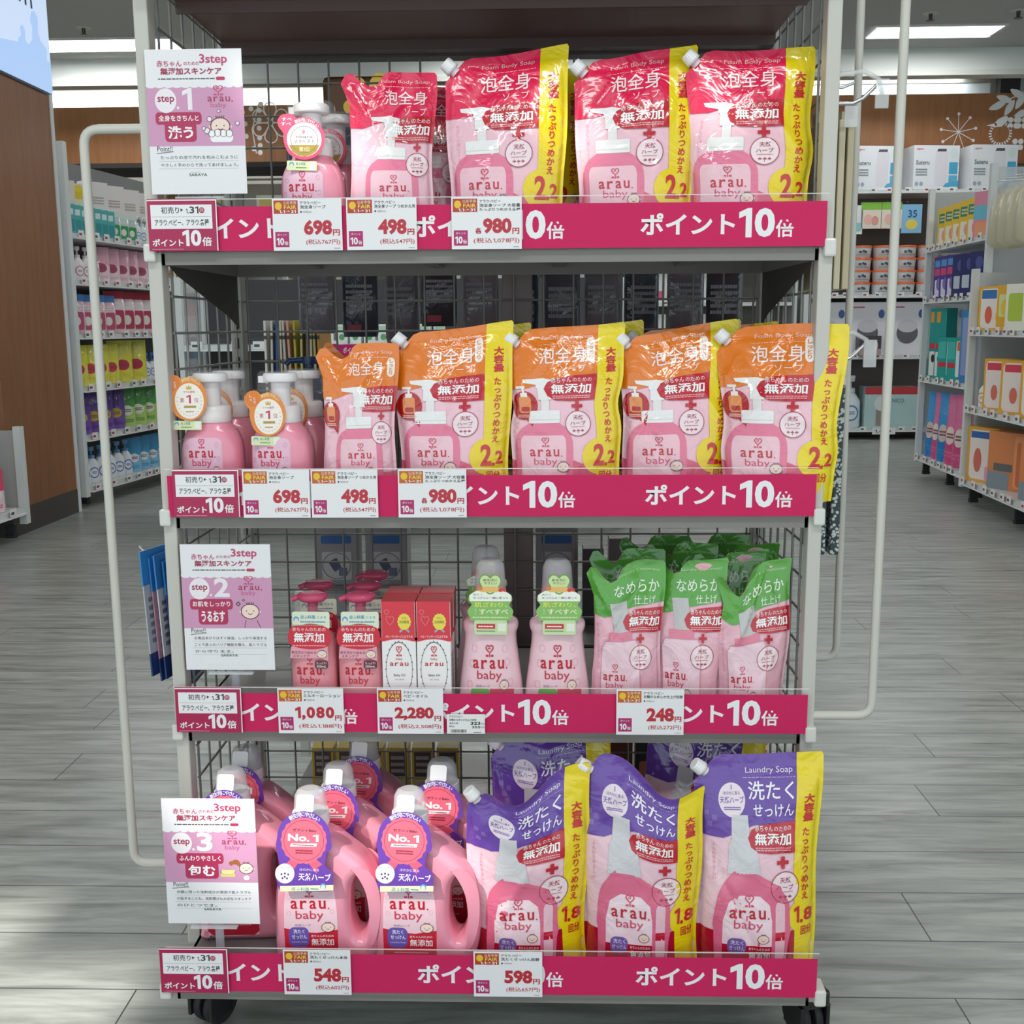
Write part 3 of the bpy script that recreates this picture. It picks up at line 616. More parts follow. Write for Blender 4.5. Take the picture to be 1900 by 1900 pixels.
def make_conditioner():
    r = empty('conditioner_bottle'); m = MB(); m.loft(CONB, 'pearl:#fad2dc', 56); A = Art()
    for x, y in ((.15, .7), (.85, .72), (.8, .9), (.2, .9), (.1, .42), (.9, .45)): A.ring(x, y, .05, .05, .01, '#f3b0c2', 1, 12)
    logo(A, .17, .46, .83, .95, RED, '#c8304c', 3); A.text('天然ハーブ', .22, .385, .5, .42, '#7a6490', 0, 3); A.rr(.12, .2, .5, .37, '#6cb04a', .05, .06, 3); A.rect(.5, 0.2, .97, .37, '#d8405c', 2); babyface(A, .78, .42, .17, .15, 5)
    A.emit(m, front_fn(CONB, -.036, .002, .072, .11), 'ink', .12); m.build('bottle_body', r)
    n = MB(); n.loft([(.147, .0245, .0205), (.168, .0235, .020), (.182, .0225, .019), (.192, .0165, .0155)], 'plas:#f0909c', 40); n.build('bottle_neck', r, label='coral pink neck')
    c = MB(); c.loft([(.182, .0225, .0195), (.215, .0205, .018), (.223, .0175, .0155), (.226, .012, .011)], 'frost:#d9d4da', 36); c.loft([(.183, .012, .012), (.206, .010, .010)], 'frost:#efd3da', 24); c.build('cap', r, label='frosted translucent cap')
    t = MB(); A = Art()
    hrt = bez([(.5, .68), (.34, .78), (.27, .90), (.34, .99), (.44, .99), (.5, .95), (.56, .99), (.66, .99), (.73, .90), (.66, .78)], 4); bod = bez([(.5, .80), (.72, .76), (.92, .68), (.97, .58), (.90, .50), (.99, .40), (.94, .29), (.84, .23), (.16, .23), (.06, .29), (.01, .40), (.10, .50), (.03, .58), (.08, .68), (.28, .76)], 4)
    A.poly(bod, '#8cc468', 1); A.poly([(.06, .56), (.94, .56), (.95, .66), (.8, .73), (.2, .73), (.05, .66)], '#fbfbf2', 2); A.poly(hrt, '#d5e6a8', 3); A.line(hrt, .02, '#5aa83c', 4, 1, True)
    A.text('新生児に', .35, .89, .65, .93, '#3f3a35', 0, 5); A.text('やさしい', .37, .84, .64, .88, '#3f3a35', 0, 5)
    A.rr(.26, .71, .7, .80, '#f0c070', .12, .03, 4); A.disc(.28, .77, .06, .03, '#e8803c', 5); A.disc(.72, .745, .05, .03, '#d84030', 5); A.disc(.8, .75, .04, .03, '#d84030', 5)
    A.text('洗たく', .13, .655, .33, .685, '#5a9a3c', 0, 5); A.text('せっけんと一緒に使って', .13, .60, .88, .635, '#4a4a40', 0, 5); A.text('肌ざわり、', .16, .46, .86, .545, '#f4f070', .015, 5); A.text('すべすべ', .26, .34, .88, .43, '#fdfdd8', .015, 5); A.vtext('もっと', .18, .43, .34, .05, '#ffffff', 0, 5); A.fine(.12, .27, .88, .31, '#d8ecb8', 1, 5)
    A.rr(.15, .0, .86, .24, '#cfe3b0', .04, .04, 1); A.rect(.2, .1, .6, .18, '#d0202c', 3); A.fine(.24, .12, .56, .16, '#ffffff', 1, 4); A.fine(.2, .04, .6, .08, '#889a78', 1, 3); A.rect(.66, .06, .83, .19, '#eef2e2', 3)
    fn, R = card_fn(.066, .086, .002, -.0335, .167, 0, -.05, 0)
    for o2, c in ((bod, '#8cc468'), (hrt, '#d5e6a8'), (rrect(.15, 0, .86, .24, .04, .04), '#cfe3b0')): tag_solid(t, o2, fn, c)
    A.emit(t, fn, 'card'); t.build('neck_tag', r, label='green and white scalloped tag with a heart top')
    return r
def curve_slab(outer, holes, depth, bev, y, key, mb):
    cu = bpy.data.curves.new('slab', 'CURVE'); cu.dimensions = '2D'; cu.fill_mode = 'BOTH'; cu.extrude = depth/2-bev; cu.bevel_depth = bev; cu.offset = -bev; cu.bevel_resolution = 5
    for pts in [outer]+holes:
        sp = cu.splines.new('POLY'); sp.points.add(len(pts)-1); sp.use_cyclic_u = True
        for i, p in enumerate(pts): sp.points[i].co = (p[0], p[1], 0, 1)
    ob = bpy.data.objects.new('slab', cu); COL.objects.link(ob); bpy.context.view_layer.update()
    me = ob.evaluated_get(bpy.context.evaluated_depsgraph_get()).to_mesh()
    bm = bmesh.new(); bm.from_mesh(me); ob.evaluated_get(bpy.context.evaluated_depsgraph_get()).to_mesh_clear()
    bmesh.ops.remove_doubles(bm, verts=bm.verts, dist=1e-5)
    for v in bm.verts: v.co = Vector((v.co.x, -v.co.z+y, v.co.y))
    bmesh.ops.recalc_face_normals(bm, faces=bm.faces)
    fl = [f for f in bm.faces if len(f.verts) == 3]
    T = {f.index for f in fl}
    bm.verts.index_update(); bm.faces.index_update(); bm.normal_update()
    vs = [v.co.copy() for v in bm.verts]
    F1 = [[v.index for v in f.verts] for f in bm.faces if abs(f.normal.y) > .999]; F2 = [[v.index for v in f.verts] for f in bm.faces if abs(f.normal.y) <= .999]
    mb.add(vs, F1, key, None, False); mb.add(vs, F2, key, None, True); bm.free(); bpy.data.objects.remove(ob)
def jug_tag(A):
    A.disc(.48, .66, .47, .335, '#6a3fa8', 1, 44); A.poly([(.18, .34), (.78, .34), (1.0, .24), (1.02, .02), (.9, 0), (.1, -.02), (.04, .05), (.06, .22)], '#6a3fa8', 1)
    A.poly([(.30, .42), (.16, .32), (.26, .30), (.28, .22), (.40, .36)], '#e6607c', 2); A.poly([(.66, .42), (.82, .34), (.73, .30), (.72, .22), (.56, .36)], '#e6607c', 2)
    A.disc(.48, .63, .40, .29, '#ee6a80', 3, 72, .025, 18); A.ring(.48, .63, .35, .253, .008, '#8a3a5c', 4, 40)
    A.arc('新生児にやさしい', .48, .66, .415, .298, 128, 50, .088, '#ffffff', .012, 4)
    A.text('ゼクシィBaby', .28, .735, .70, .78, '#4a2a3c', .01, 5); A.text('No.', .20, .62, .58, .71, '#ffffff', .035, 5); A.text('1', .64, .62, .74, .71, '#ffffff', .03, 5)
    A.poly([(.24, .55), (.70, .56), (.72, .60), (.26, .59)], '#fbf2f2', 5); A.fine(.29, .565, .66, .585, '#7a4050', 1, 6); A.fine(.34, .46, .64, .52, '#8a3048', 2, 5)
    A.text('ほのかに香る', .42, .25, .76, .285, '#f2e8fa', 0, 3); A.text('天然ハーブ', .40, .13, .97, .225, '#ffffff', .018, 3)
    A.disc(.16, .21, .17, .125, '#f0eef4', 4, 24); A.text('ラベンダー', .04, .27, .28, .30, '#6a5a80', 0, 5)
    for i, (x, y) in enumerate(((.10, .2), (.16, .21), (.22, .2), (.12, .15), (.2, .15), (.16, .17))): A.disc(x, y, .018, .014, '#4a3a78', 5, 8)
    A.poly([(.08, -.02), (1.02, .02), (1.02, .09), (.08, .05)], '#f2ecc2', 4); A.text('皮ふ科医', .28, .0, .6, .045, '#2f9ab0', .01, 5); A.disc(.84, .065, .055, .04, '#5ab0d8', 5, 14); A.disc(.84, .055, .038, .03, '#fbe0d0', 6, 12); A.fine(.62, .015, .76, .045, '#4aa0a8', 1, 5)
JOUT = bez([(-.062, .002), (0, 0), (.05, .001), (.070, .010), (.080, .035), (.083, .075), (.078, .115), (.062, .146), (.040, .166), (.018, .182), (-.002, .188), (-.024, .188), (-.034, .178), (-.046, .160), (-.058, .135), (-.066, .10), (-.068, .05), (-.067, .014)], 5)
JHOLE = bez([(.040, .085), (.040, .060), (.047, .036), (.057, .036), (.064, .060), (.066, .085), (.063, .108), (.053, .120), (.043, .108)], 5)
def make_jug():
    r = empty('laundry_detergent_jug'); m = MB(); curve_slab([(x, z*1.06) for x, z in JOUT], [[(x, z*1.06+.010) for x, z in JHOLE]], .062, .0165, 0, 'pearl:#f39db4', m)
    A = Art(); L = bez([(.0, .05), (.0, .4), (.03, .78), (.16, .97), (.5, 1.0), (.84, .97), (.97, .78), (1.0, .4), (1.0, .05), (.9, .0), (.1, .0)], 4)
    A.poly(L, '#f6d0dc', 1); A.poly([p for p in L if p[1] < .30]+[], '#cc1f38', 2) if 0 else A.poly([(.0, .05), (.1, 0), (.9, 0), (1.0, .05), (1, .40), (.8, .38), (.6, .36), (.35, .37), (.15, .40), (0, .42)], '#cc1f38', 2)
    logo(A, .14, .50, .84, .92, RED, '#d03c5c', 4); A.text('天然ハーブ', .2, .44, .5, .47, '#8a6a90', 0, 4)
    A.rr(.08, .19, .46, .43, '#6c58b4', .1, .08, 3); A.text('洗たく', .17, .355, .38, .405, '#ffffff', .01, 4); A.text('せっけん', .14, .29, .42, .34, '#ffffff', .01, 4); A.text('Laundry Soap', .14, .24, .42, .265, '#e8e0fa', 0, 4)
    A.text('赤ちゃんのための', .50, .31, .92, .34, '#ffffff', 0, 4); A.text('無添加', .50, .21, .92, .295, '#ffffff', .012, 4); A.fine(.2, .12, .85, .145, '#f0a0a8', 1, 4); babyface(A, .82, .43, .24, .13, 5)
    for x, y in ((.1, .8), (.88, .84), (.9, .62), (.1, .6)): A.ring(x, y, .035, .025, .007, '#eeb4c6', 3, 10)
    fn = lambda u, v, l: Vector((-.053+u*.075, -.031-.00018*(l+1), .012+v*.125)); A.emit(m, fn, 'ink'); m.build('jug_body', r)
    n = MB(); n.loft([(.190, .0245, .0225, 2, -.016), (.208, .0235, .022, 2, -.016)], 'plas:#f4f0f2', 40); n.loft([(.208, .0265, .0245, 2, -.016), (.224, .0255, .0235, 2, -.016)], 'plas:#f7f5f7', 60, rib=.02)
    n.build('collar', r, label='white threaded collar'); c = MB(); c.loft([(.223, .0235, .022, 2, -.016), (.248, .0215, .0195, 2, -.016), (.2555, .0175, .0155, 2, -.016), (.258, .012, .011, 2, -.016)], 'frost:#dcdce0', 40); c.build('measuring_cap', r, label='frosted grey measuring cap')
    t = MB(); A = Art(); jug_tag(A); fn, R = card_fn(.078, .112, -.018, -.0405, .184, 0, -.10, .04)
    o = bez([(.48+.47*math.cos(math.radians(k)), .66+.335*math.sin(math.radians(k))) for k in (-30, 0, 30, 60, 90, 120, 150, 180, 210)], 4)[:-4]+[(.06, .3), (.0, .27), (-.01, .18), (.04, .05), (.08, -.02), (.5, -.01), (.98, .01), (1.02, .06), (1.0, .24), (.86, .33)]
    tag_solid(t, o, fn, '#6a3fa8'); A.emit(t, fn, 'card')
    f2, _ = card_fn(.024, .024, -.018, -.0265, .2465, 0, -.30, .04); tag_solid(t, rrect(0, 0, 1, 1, .2, .15), f2, '#f2f2f2')
    t.build('neck_tag', r, label='purple rosette tag with a coral medal')
    return r
def make_oil_box():
    m = MB(); w, d, h = .0485, .0455, .171; m.box(-w/2, -d/2, 0, w/2, d/2, h, 'card:#fbf7f7', .0008); A = Art()
    A.rect(.0, .68, 1, 1, '#e23c4c', 1); A.poly(bez([(0, .66), (.25, .675), (.5, .68), (.75, .675), (1.0, .66), (1, .7), (0, .7)], 3), '#e23c4c', 2); A.text('ベビーマッサージにおすすめ', .1, .69, .92, .715, '#ffffff', 0, 3)
    A.disc(.68, .83, .2, .07, '#f6e25a', 3, 48, .05, 14); A.text('ママと', .6, .85, .76, .87, '#4a4a3a', 0, 4); A.text('共同開発', .53, .815, .83, .84, '#4a4a3a', 0, 4)
    for s in (-1, 1): A.poly([(.68+s*.08, .77), (.68+s*.16, .75), (.68+s*.13, .735), (.68+s*.05, .755)], '#9ab8d0', 2)
    heart(A, .25, .84, .24, .08, '#f48a90', 3, .07); heart(A, .15, .91, .14, .045, '#f48a90', 3, .1)
    A.ring(.5, .42, .40, .235, .012, '#5a4a4c', 3, 50)
    for k in range(24): a = 2*math.pi*k/24; A.disc(.5+.415*math.cos(a), .42+.243*math.sin(a), .014, .006, '#5a4a4c', 3, 6)
    sprout(A, .5, .575, .2, .09, '#d8404c', 4); A.text('baby', .4, .495, .6, .52, RED, 0, 4)
    for i, ch in enumerate('arau'): A.text(ch, .22+i*.15, .45, .33+i*.15, .48, RED, .01, 4)
    A.text('Baby Oil', .33, .355, .67, .38, '#4a4446', 0, 4); A.text('ベビーオイル', .36, .325, .64, .34, '#4a4446', 0, 4); A.fine(.12, .10, .88, .17, '#7a7072', 3, 3)
    A.emit(m, flat(w*.97, h, -d/2-.0001, .0001, -w*.485, 0), 'card')
    B = Art(); B.rect(0, .68, 1, 1, '#e23c4c', 1); B.fine(.15, .2, .8, .55, '#8a7a7c', 8, 2)
    for s in (-1, 1): B.emit(m, (lambda u, v, l, s=s: Vector((s*(w/2+.0001*l), -d/2+(u if s > 0 else 1-u)*d, v*h))), 'card')
    m.box(-w/2, -d/2, h-.0001, w/2, d/2, h+.0006, 'card:#d83446'); return m.build('baby_oil_box')
# ---------------------------------------------------------------- the room
def struct(mb, name): return tag(mb.build(name), kind='structure')
m = MB(); m.add([(-6, -4.5, 0), (6, -4.5, 0), (6, 8.86, 0), (-6, 8.86, 0)], [[0, 1, 2, 3]], 'floor:wood'); struct(m, 'floor')
# ceiling with recessed lamps; its unseen front part blocks the sun, with openings shaped to throw sun patches
def slab_with_holes(x0, x1, y0, y1, holes, z, key, th=.12):
    m = MB(); xs = sorted({x0, x1}|{v for h in holes for v in (h[0], h[1])}); ys = sorted({y0, y1}|{v for h in holes for v in (h[2], h[3])})
    for a, b in zip(xs, xs[1:]):
        for c, d in zip(ys, ys[1:]):
            if not any(h[0] <= (a+b)/2 <= h[1] and h[2] <= (c+d)/2 <= h[3] for h in holes): m.box(a, c, z, b, d, z+th, key)
    return m
def sky(px, py, pz): k = (CZ-pz)/SUN.z; return px+SUN.x*k, py+SUN.y*k
def hole(x0, x1, y0, y1, z): a = sky(x0, y0, z); b = sky(x1, y1, z); return (a[0], b[0], a[1], b[1])
HOLES = [hole(-1.3, -.80, -.35, .32, 0), hole(-.80, -.55, -.35, .12, 0), hole(-.43, -.02, -.20, .06, .30), hole(-.33, -.165, -.06, .05, 1.27), hole(.02, .12, -.06, .05, 1.30), hole(.22, .30, -.05, .04, 1.33)]
struct(slab_with_holes(-6, 6, -4.5, 8.86, HOLES, CZ, 'matte:#b9bab6', .06), 'ceiling')
for i, (x, y, a, b, _) in enumerate(PANELS):
    m = MB(); m.box(x-a/2, y-b/2, CZ-.012, x+a/2, y+b/2, CZ-.002, 'glow:#f4faff'); m.box(x-a/2-.02, y-b/2-.02, CZ-.014, x+a/2+.02, y-b/2, CZ, 'paint:#d8d8d6'); m.box(x-a/2-.02, y+b/2, CZ-.014, x+a/2+.02, y+b/2+.02, CZ, 'paint:#d8d8d6')
    tag(m.build('ceiling_light'), 'recessed white light panel, ' + ['left of the display rack, above the left aisle', 'right of the display rack, above the right aisle', 'above the back wall, behind the display rack', 'above the middle of the left aisle', 'above the middle of the shop', 'above the middle of the right aisle', 'above the left front of the shop', 'above the right front of the shop'][i], 'ceiling light')
m = MB(); m.box(-6, 8.86, 0, 6, 8.95, CZ, 'matte:#e8eeec'); struct(m, 'wall_back')
m = MB(); m.box(-6.1, -1, 0, -6, 8.86, CZ, 'matte:#dfe3e0'); struct(m, 'wall_left')
m = MB(); m.box(6, -1, 0, 6.1, 8.86, CZ, 'matte:#dfe3e0'); struct(m, 'wall_right')
m = MB(); m.box(-6, 8.0, 3.0, 6, 8.12, CZ, 'matte:#d8dcd8'); m.box(-6, 7.95, 2.98, 6, 8.1, 3.02, 'paint:#c2c4be'); struct(m, 'trim_1')
for k, (u, v) in enumerate(((155, 52), (1727, 25), (1890, 20))):
    r = cF*FPX+(u-950)*cR-(v-950)*cU; p = CP+r*((CZ-CP.z)/r.z); m = MB(); m.loft([(CZ-.004, .05, .05), (CZ, .055, .055)], 'paint:#c8c8c4', 20, p.x, p.y); m.loft([(CZ-.05, .012, .012), (CZ-.004, .015, .015)], 'metal:#606060', 12, p.x, p.y); m.loft([(CZ-.052, .03, .03), (CZ-.048, .03, .03)], 'metal:#606060', 12, p.x, p.y)
    tag(m.build('ceiling_sprinkler'), 'small round ceiling sprinkler, ' + ['above the left aisle', 'above the right light panel', 'at the far right edge of the ceiling'][k], 'sprinkler')
# wood-faced column with the pale blue lit sign on its upper half
c = empty('wood_column', (-2.52, 4.54, 0)); dz = 2.215
m = MB(); m.box(-1.2, -.80, .13, 0, -.035, dz, 'wood:col'); m.build('wood_panel', c)
m = MB(); m.box(-1.2, -.035, 0, .006, 0, CZ-.002, 'paint:#e2e6e6'); m.build('corner_trim', c, label='white metal corner strip')
m = MB(); m.box(-1.19, -.80, 0, .004, -.036, .13, 'matte:#4c4844'); m.build('skirting', c, label='dark grey skirting')
tag(c, 'wood-faced column at the left edge carrying the pale blue sign', 'column')
m = MB(); m.box(-2.56, 3.25, dz+.005, -2.495, 4.50, CZ-.01, 'paint:#bcd2f2'); A = Art(); y0, y1 = 3.25, 4.50
side = lambda u, v, l: Vector((-2.495+.0008*l, y0+u*(y1-y0), dz+.005+v*(CZ-.02-dz)))
A.rect(0, 0, 1, 1, 'sign:#c9dbf6', 1); A.poly([(0, 0), (1, 0), (1, .16), (.8, .2), (.5, .14), (.2, .22), (0, .18)], 'sign:#a9c8f2', 2)
A.poly([(0.808, .13), (0.808, .20), (0.8368, .23), (0.8464, .30), (0.8272, .32), (0.8464, .37), (0.8752, .385), (0.904, .36), (0.8982, .29), (0.9136, .25), (0.9712, .22), (0.9616, .13)], 'sign:#a9c8f2', 3)
A.poly([(0.712, .15), (0.712, .2), (0.7408, .22), (0.735, .26), (0.76, .28), (0.7792, .26), (0.7792, .21), (0.808, .19), (0.7984, .14)], 'sign:#a9c8f2', 3)
A.text('Baby room', .08, .36, .86, .47, 'ink:#4c5a70', 0, 4); A.emit(m, side, 'sign'); tag(m.build('hanging_sign'), 'pale blue lit sign with duck shapes above the wood column', 'sign')
# wood fascia above the back racks with white flower drawings
FY = 8.60; m = MB(); m.box(-5.99, FY, 2.373, 1.9, FY+.05, 2.936, 'wood:fas'); m.box(1.9, FY, 2.373, 5.99, FY+.05, 2.962, 'wood:fas'); m.box(-5.99, FY-.6, 2.335, 2.4, FY, 2.372, 'matte:#2a2624')
A = Art(); wcol = 'ink:#f1f2f2'
def fx(u, v): p = at(u, v, FY); return (p.x, p.z)
def dot(u, v, r): x, z = fx(u, v); A.disc(x, z, r, r, wcol, 1, 14)
def ln(pts, w): A.line([fx(*p) for p in pts], w, wcol, 1)
cx, cz = fx(502, 228)
for k in range(6):
    a = math.radians(60*k+90); P = [(cx+.16*t*math.cos(a)+s*.055*math.sin(a), cz+.16*t*math.sin(a)-s*.055*math.cos(a)) for t, s in ((.12, 0), (.5, .8), (.8, 1), (1, .6), (1.06, 0), (1, -.6), (.8, -1), (.5, -.8))]
    A.line(bez(P, 3), .010, wcol, 1, 1, True)
ln([(480, 192), (468, 240), (476, 285)], .01)
for u, v in ((484, 193), (466, 202), (481, 205), (455, 230), (481, 222), (481, 238), (457, 253), (482, 256), (483, 270), (471, 276), (483, 283), (450, 208)): dot(u, v, .022)
cx, cz = fx(1778, 245)
for k in range(9):
    a = 2*math.pi*k/9+.2; A.line([(cx, cz), (cx+.15*math.cos(a), cz+.15*math.sin(a))], .006, wcol, 1); A.disc(cx+.15*math.cos(a), cz+.15*math.sin(a), .014, .014, wcol, 1, 8)
cx, cz = fx(1856, 248)
for k in range(24): a = 2*math.pi*k/24; A.line([(cx+.075*math.cos(a), cz+.075*math.sin(a)), (cx+.10*math.cos(a), cz+.10*math.sin(a))], .012, wcol, 1)
A.poly([fx(u, v) for u, v in ((1829, 233), (1845, 229), (1852, 221), (1862, 216), (1868, 215), (1872, 220), (1866, 228), (1858, 235), (1846, 236))], wcol, 1)
ln([(1850, 190), (1875, 183), (1900, 172)], .01)
for u, v, a in ((1850, 197, 20), (1873, 200, 60), (1864, 184, -20), (1893, 188, 60), (1888, 174, -30), (1897, 210, 20)):
    x, z = fx(u, v); A.poly(bez([(x+.075*math.cos(math.radians(a)), z+.075*math.sin(math.radians(a))), (x-.03*math.sin(math.radians(a)), z+.03*math.cos(math.radians(a))), (x-.075*math.cos(math.radians(a)), z-.075*math.sin(math.radians(a))), (x+.03*math.sin(math.radians(a)), z-.03*math.cos(math.radians(a)))], 4), wcol, 1)
for u, v in ((1880, 228), (1895, 228), (1888, 268)):
    x, z = fx(u, v)
    for a in (45, 135, 225, 315): A.disc(x+.035*math.cos(math.radians(a)), z+.035*math.sin(math.radians(a)), .024, .024, wcol, 1, 10)
A.emit(m, lambda x, z, l: Vector((x, FY-.002*l, z)), 'ink'); tag(m.build('wood_fascia'), 'long wood fascia with white flower drawings above the back racks', 'fascia board')
m = MB(); m.box(4.05, 8.70, 2.2, 4.22, 8.80, CZ, 'matte:#3a3c3c'); tag(m.build('door_frame'), 'dark upright frame above the right end of the wood fascia', 'frame')
m = MB(); m.box(2.0, 8.80, 2.2, 4.0, 8.855, 3.09, 'matte:#d4e2ea'); m.box(2.0, 8.79, 3.09, 4.0, 8.858, CZ-.003, 'matte:#8f918c'); tag(m.build('wall_panel'), 'pale blue panel on the back wall above the right part of the fascia', 'panel')

# ---------------------------------------------------------------- aisle racks in the background
RL = {}
def rack(name, org, rz, L, D, H, shelves, label, lips=None, post='paint:#dfe3e2', back='matte:#8f9090', tags=True, legs=0):
    r = empty(name, (org[0], org[1], 0), rz); m = MB(); m.box(0, D-.02, legs, L, D, H, back); m.build('back_panel', r)
    for x in (0, L): m = MB(); m.box(x-.02, 0, legs, x+.02, .035, H, post); m.box(x-.02, D-.05, legs, x+.02, D, H, post); m.box(x-.004, .035, legs+.05, x+.004, D-.05, H-.02, 'frost:#d8dcdc'); m.build('side_frame', r)
    rs = random.Random(name)
    for i, z in enumerate(shelves):
        m = MB(); m.box(.021, 0, z-.03, L-.021, D-.021, z, 'paint:#d9dddc'); s = m.build('shelf', r)
        if tags:
            m = MB(); m.box(.025, -.012, z-.022, L-.025, -.002, z+.035, 'clear:#e8eef0'); m.box(.025, -.014, z-.030, L-.025, 0, z-.022, 'paint:#eceeed')
            x = .06
            while x < L-.1: w = .055; m.box(x, -.0145, z-.02, x+w, -.0125, z+.018, 'card:#f4f4f2'); m.box(x+.006, -.015, z-.01, x+w*.6, -.0145, z+.003, 'ink:#b03050' if rs.random() < .5 else 'ink:#555555'); x += rs.uniform(.09, .2)
            m.build('price_rail', s)
    if legs:
        for x in (.06, L/2, L-.06): m = MB(); m.loft([(-.022, .022, .012), (.022, .022, .012)], 'rubber:#26262a', 18, T=Matrix.Translation((x, .06, .03)) @ Matrix.Rotation(math.pi/2, 4, 'X')); m.box(x-.012, .04, .03, x+.012, .08, legs, 'matte:#303034'); m.build('caster', r)
    tag(r, label, 'store rack'); RL[r.name] = L; return r
LR = rack('aisle_rack', (-2.495, 4.60), math.radians(82.5), 3.3, .42, 2.0, [.122, .41, .685, .979, 1.274, 1.525], 'tall white aisle rack left of the display, full of baby care products', legs=.07)
RR = rack('aisle_rack', (2.56, 5.93), math.radians(-93), 1.15, .42, 1.86, [.147, .661, 1.163, 1.486], 'white rolling rack at the far end of the right aisle', legs=.10, back='frost:#a8b0b4')
RA = rack('aisle_rack', (2.42, 4.74), math.radians(-93), 1.5, .45, 1.30, [.15, .552, .969], 'white rolling rack at the right edge, in front of the far rolling rack', legs=.10, back='matte:#70747c')
BR = rack('back_rack', (2.35, 8.3), 0, 2.6, .42, 2.33, [.099, .734, 1.259, 2.132], 'back wall rack at the end of the right aisle', back='matte:#6e6560')
BL = rack('back_rack', (-4.6, 8.3), 0, 3.4, .42, 2.28, [.12, .5, .85, 1.2, 1.55, 1.9], 'back wall rack behind the left half of the display', back='matte:#b8b2a6')
BM = rack('back_rack', (-1.15, 8.3), 0, 3.4, .42, 2.28, [.12, .5, .85, 1.2, 1.55, 1.9], 'back wall rack behind the right half of the display', back='matte:#8a857e')
SL = rack('low_rack', (-2.44, 3.08), math.radians(88), .62, .3, .55, [.16], 'low white rack at the left edge in front of the column', legs=.08)

def bz_pouch(w, h, t, c1, c2, lab):
    m = MB(); R = []
    prof = [(0, w*.47, t*.5), (h*.1, w*.5, t*.5), (h*.5, w*.5, t*.36), (h*.85, w*.5, t*.12), (h*.93, w*.5, .002), (h, w*.5, .0015)]
    m.loft(prof[:3], 'film:'+c1, 20, cap=True); m.loft(prof[2:], 'film:'+c2, 20)
    f = lambda u, v, l: Vector(((u-.5)*w*.8, -(t*.5*(1-v*.28))*math.sqrt(max(0, 1-((u-.5)*1.6)**2))-.001*l, v*h*.5+h*.04))
    A = Art(); A.disc(.5, .75, .36, .26, lab, 1, 16); A.fine(.25, .66, .75, .84, '#8a5a6a', 2, 2); A.fine(.15, .12, .85, .32, c2, 2, 1); A.emit(m, f, 'ink', .25); return m
def bz_bottle(w, h, body, cap, lab):
    m = MB(); b = h*.68
    m.loft([(0, w*.44, w*.3, 2.4), (b*.05, w*.5, w*.34, 2.4), (b*.75, w*.48, w*.33, 2.3), (b*.93, w*.3, w*.25), (b, w*.2, w*.2)], 'plas:'+body, 20)
    m.loft([(b, w*.24, w*.24), (b+h*.08, w*.22, w*.22), (b+h*.085, w*.08, w*.08), (b+h*.22, w*.07, w*.07)], 'plas:'+cap, 14); m.loft([(b+h*.2, w*.2, w*.14), (h*.985, w*.25, w*.15), (h, w*.2, w*.12)], 'plas:'+cap, 14)
    f = lambda u, v, l: Vector(((u-.5)*w*.8, -w*.345*(1-(abs(u-.5)*1.6)**2.4)**(1/2.4)-.0008*l, b*(.12+.6*v)))
    A = Art(); A.disc(.5, .5, .42, .36, '#f6f8fa', 1, 18); A.ring(.5, .5, .40, .34, .08, lab, 2, 18); A.fine(.3, .42, .7, .6, lab, 2, 2); A.emit(m, f, 'ink', .25); return m
def bz_box(w, d, h, c, parts):   # parts: list of (x0, y0, x1, y1, colour, round)
    m = MB(); m.box(-w/2, -d/2, 0, w/2, d/2, h, 'card:'+c); A = Art()
    for p in parts:
        if p[0] == 'T': A.text(p[1], *p[2:6], p[6], .01, 4)
        elif p[0] == 'F': A.fine(*p[1:5], p[5], p[6], 3)
        elif p[0] == 'O': A.disc(*p[1:5], p[5], 2)
        elif p[0] == 'P': A.poly(p[1], p[2], 2)
        else: A.rr(*p[:4], p[4], min(p[2]-p[0], p[3]-p[1])*.12, None, 1 if len(p) < 6 else p[5])
    A.emit(m, flat(w, h, -d/2-.0006, .0006, -w/2, 0), 'card'); return m
def bz_hang(w, h, t, c1, c2, c3):   # flat hanging pack with header
    m = MB(); m.box(-w/2, -.002, h*.8, w/2, .002, h, 'card:'+c1, .001); m.loft([(0, w*.46, t*.3, 3), (h*.06, w*.5, t*.5, 3), (h*.7, w*.5, t*.5, 3), (h*.82, w*.48, .003, 3)], 'film:'+c2, 20)
    A = Art(); A.rr(.14, .1, .86, .55, c3, .08, .06, 1); A.fine(.2, .6, .8, .72, '#f4f4f4', 2, 2); A.disc(.5, .32, .2, .12, '#f2efe8', 2, 14); A.emit(m, lambda u, v, l: Vector(((u-.5)*w, -t*.5-.0012*l, v*h)), 'ink'); return m
PR = {}
def proto(key, fn, *a):
    if key not in PR: PR[key] = fn(*a).mesh(key[0])
    return PR[key]
def place(key, fn, args, T, label, cat, group=None):
    o = bpy.data.objects.new(key[0], proto(key, fn, *args)); COL.objects.link(o)
    o.matrix_world = T; tag(o, label, cat, group); return o
ORD = ['first', 'second', 'third', 'fourth', 'fifth', 'sixth', 'seventh', 'eighth', 'ninth', 'tenth', 'eleventh', 'twelfth', 'thirteenth', 'fourteenth', 'fifteenth', 'sixteenth', 'seventeenth', 'eighteenth']
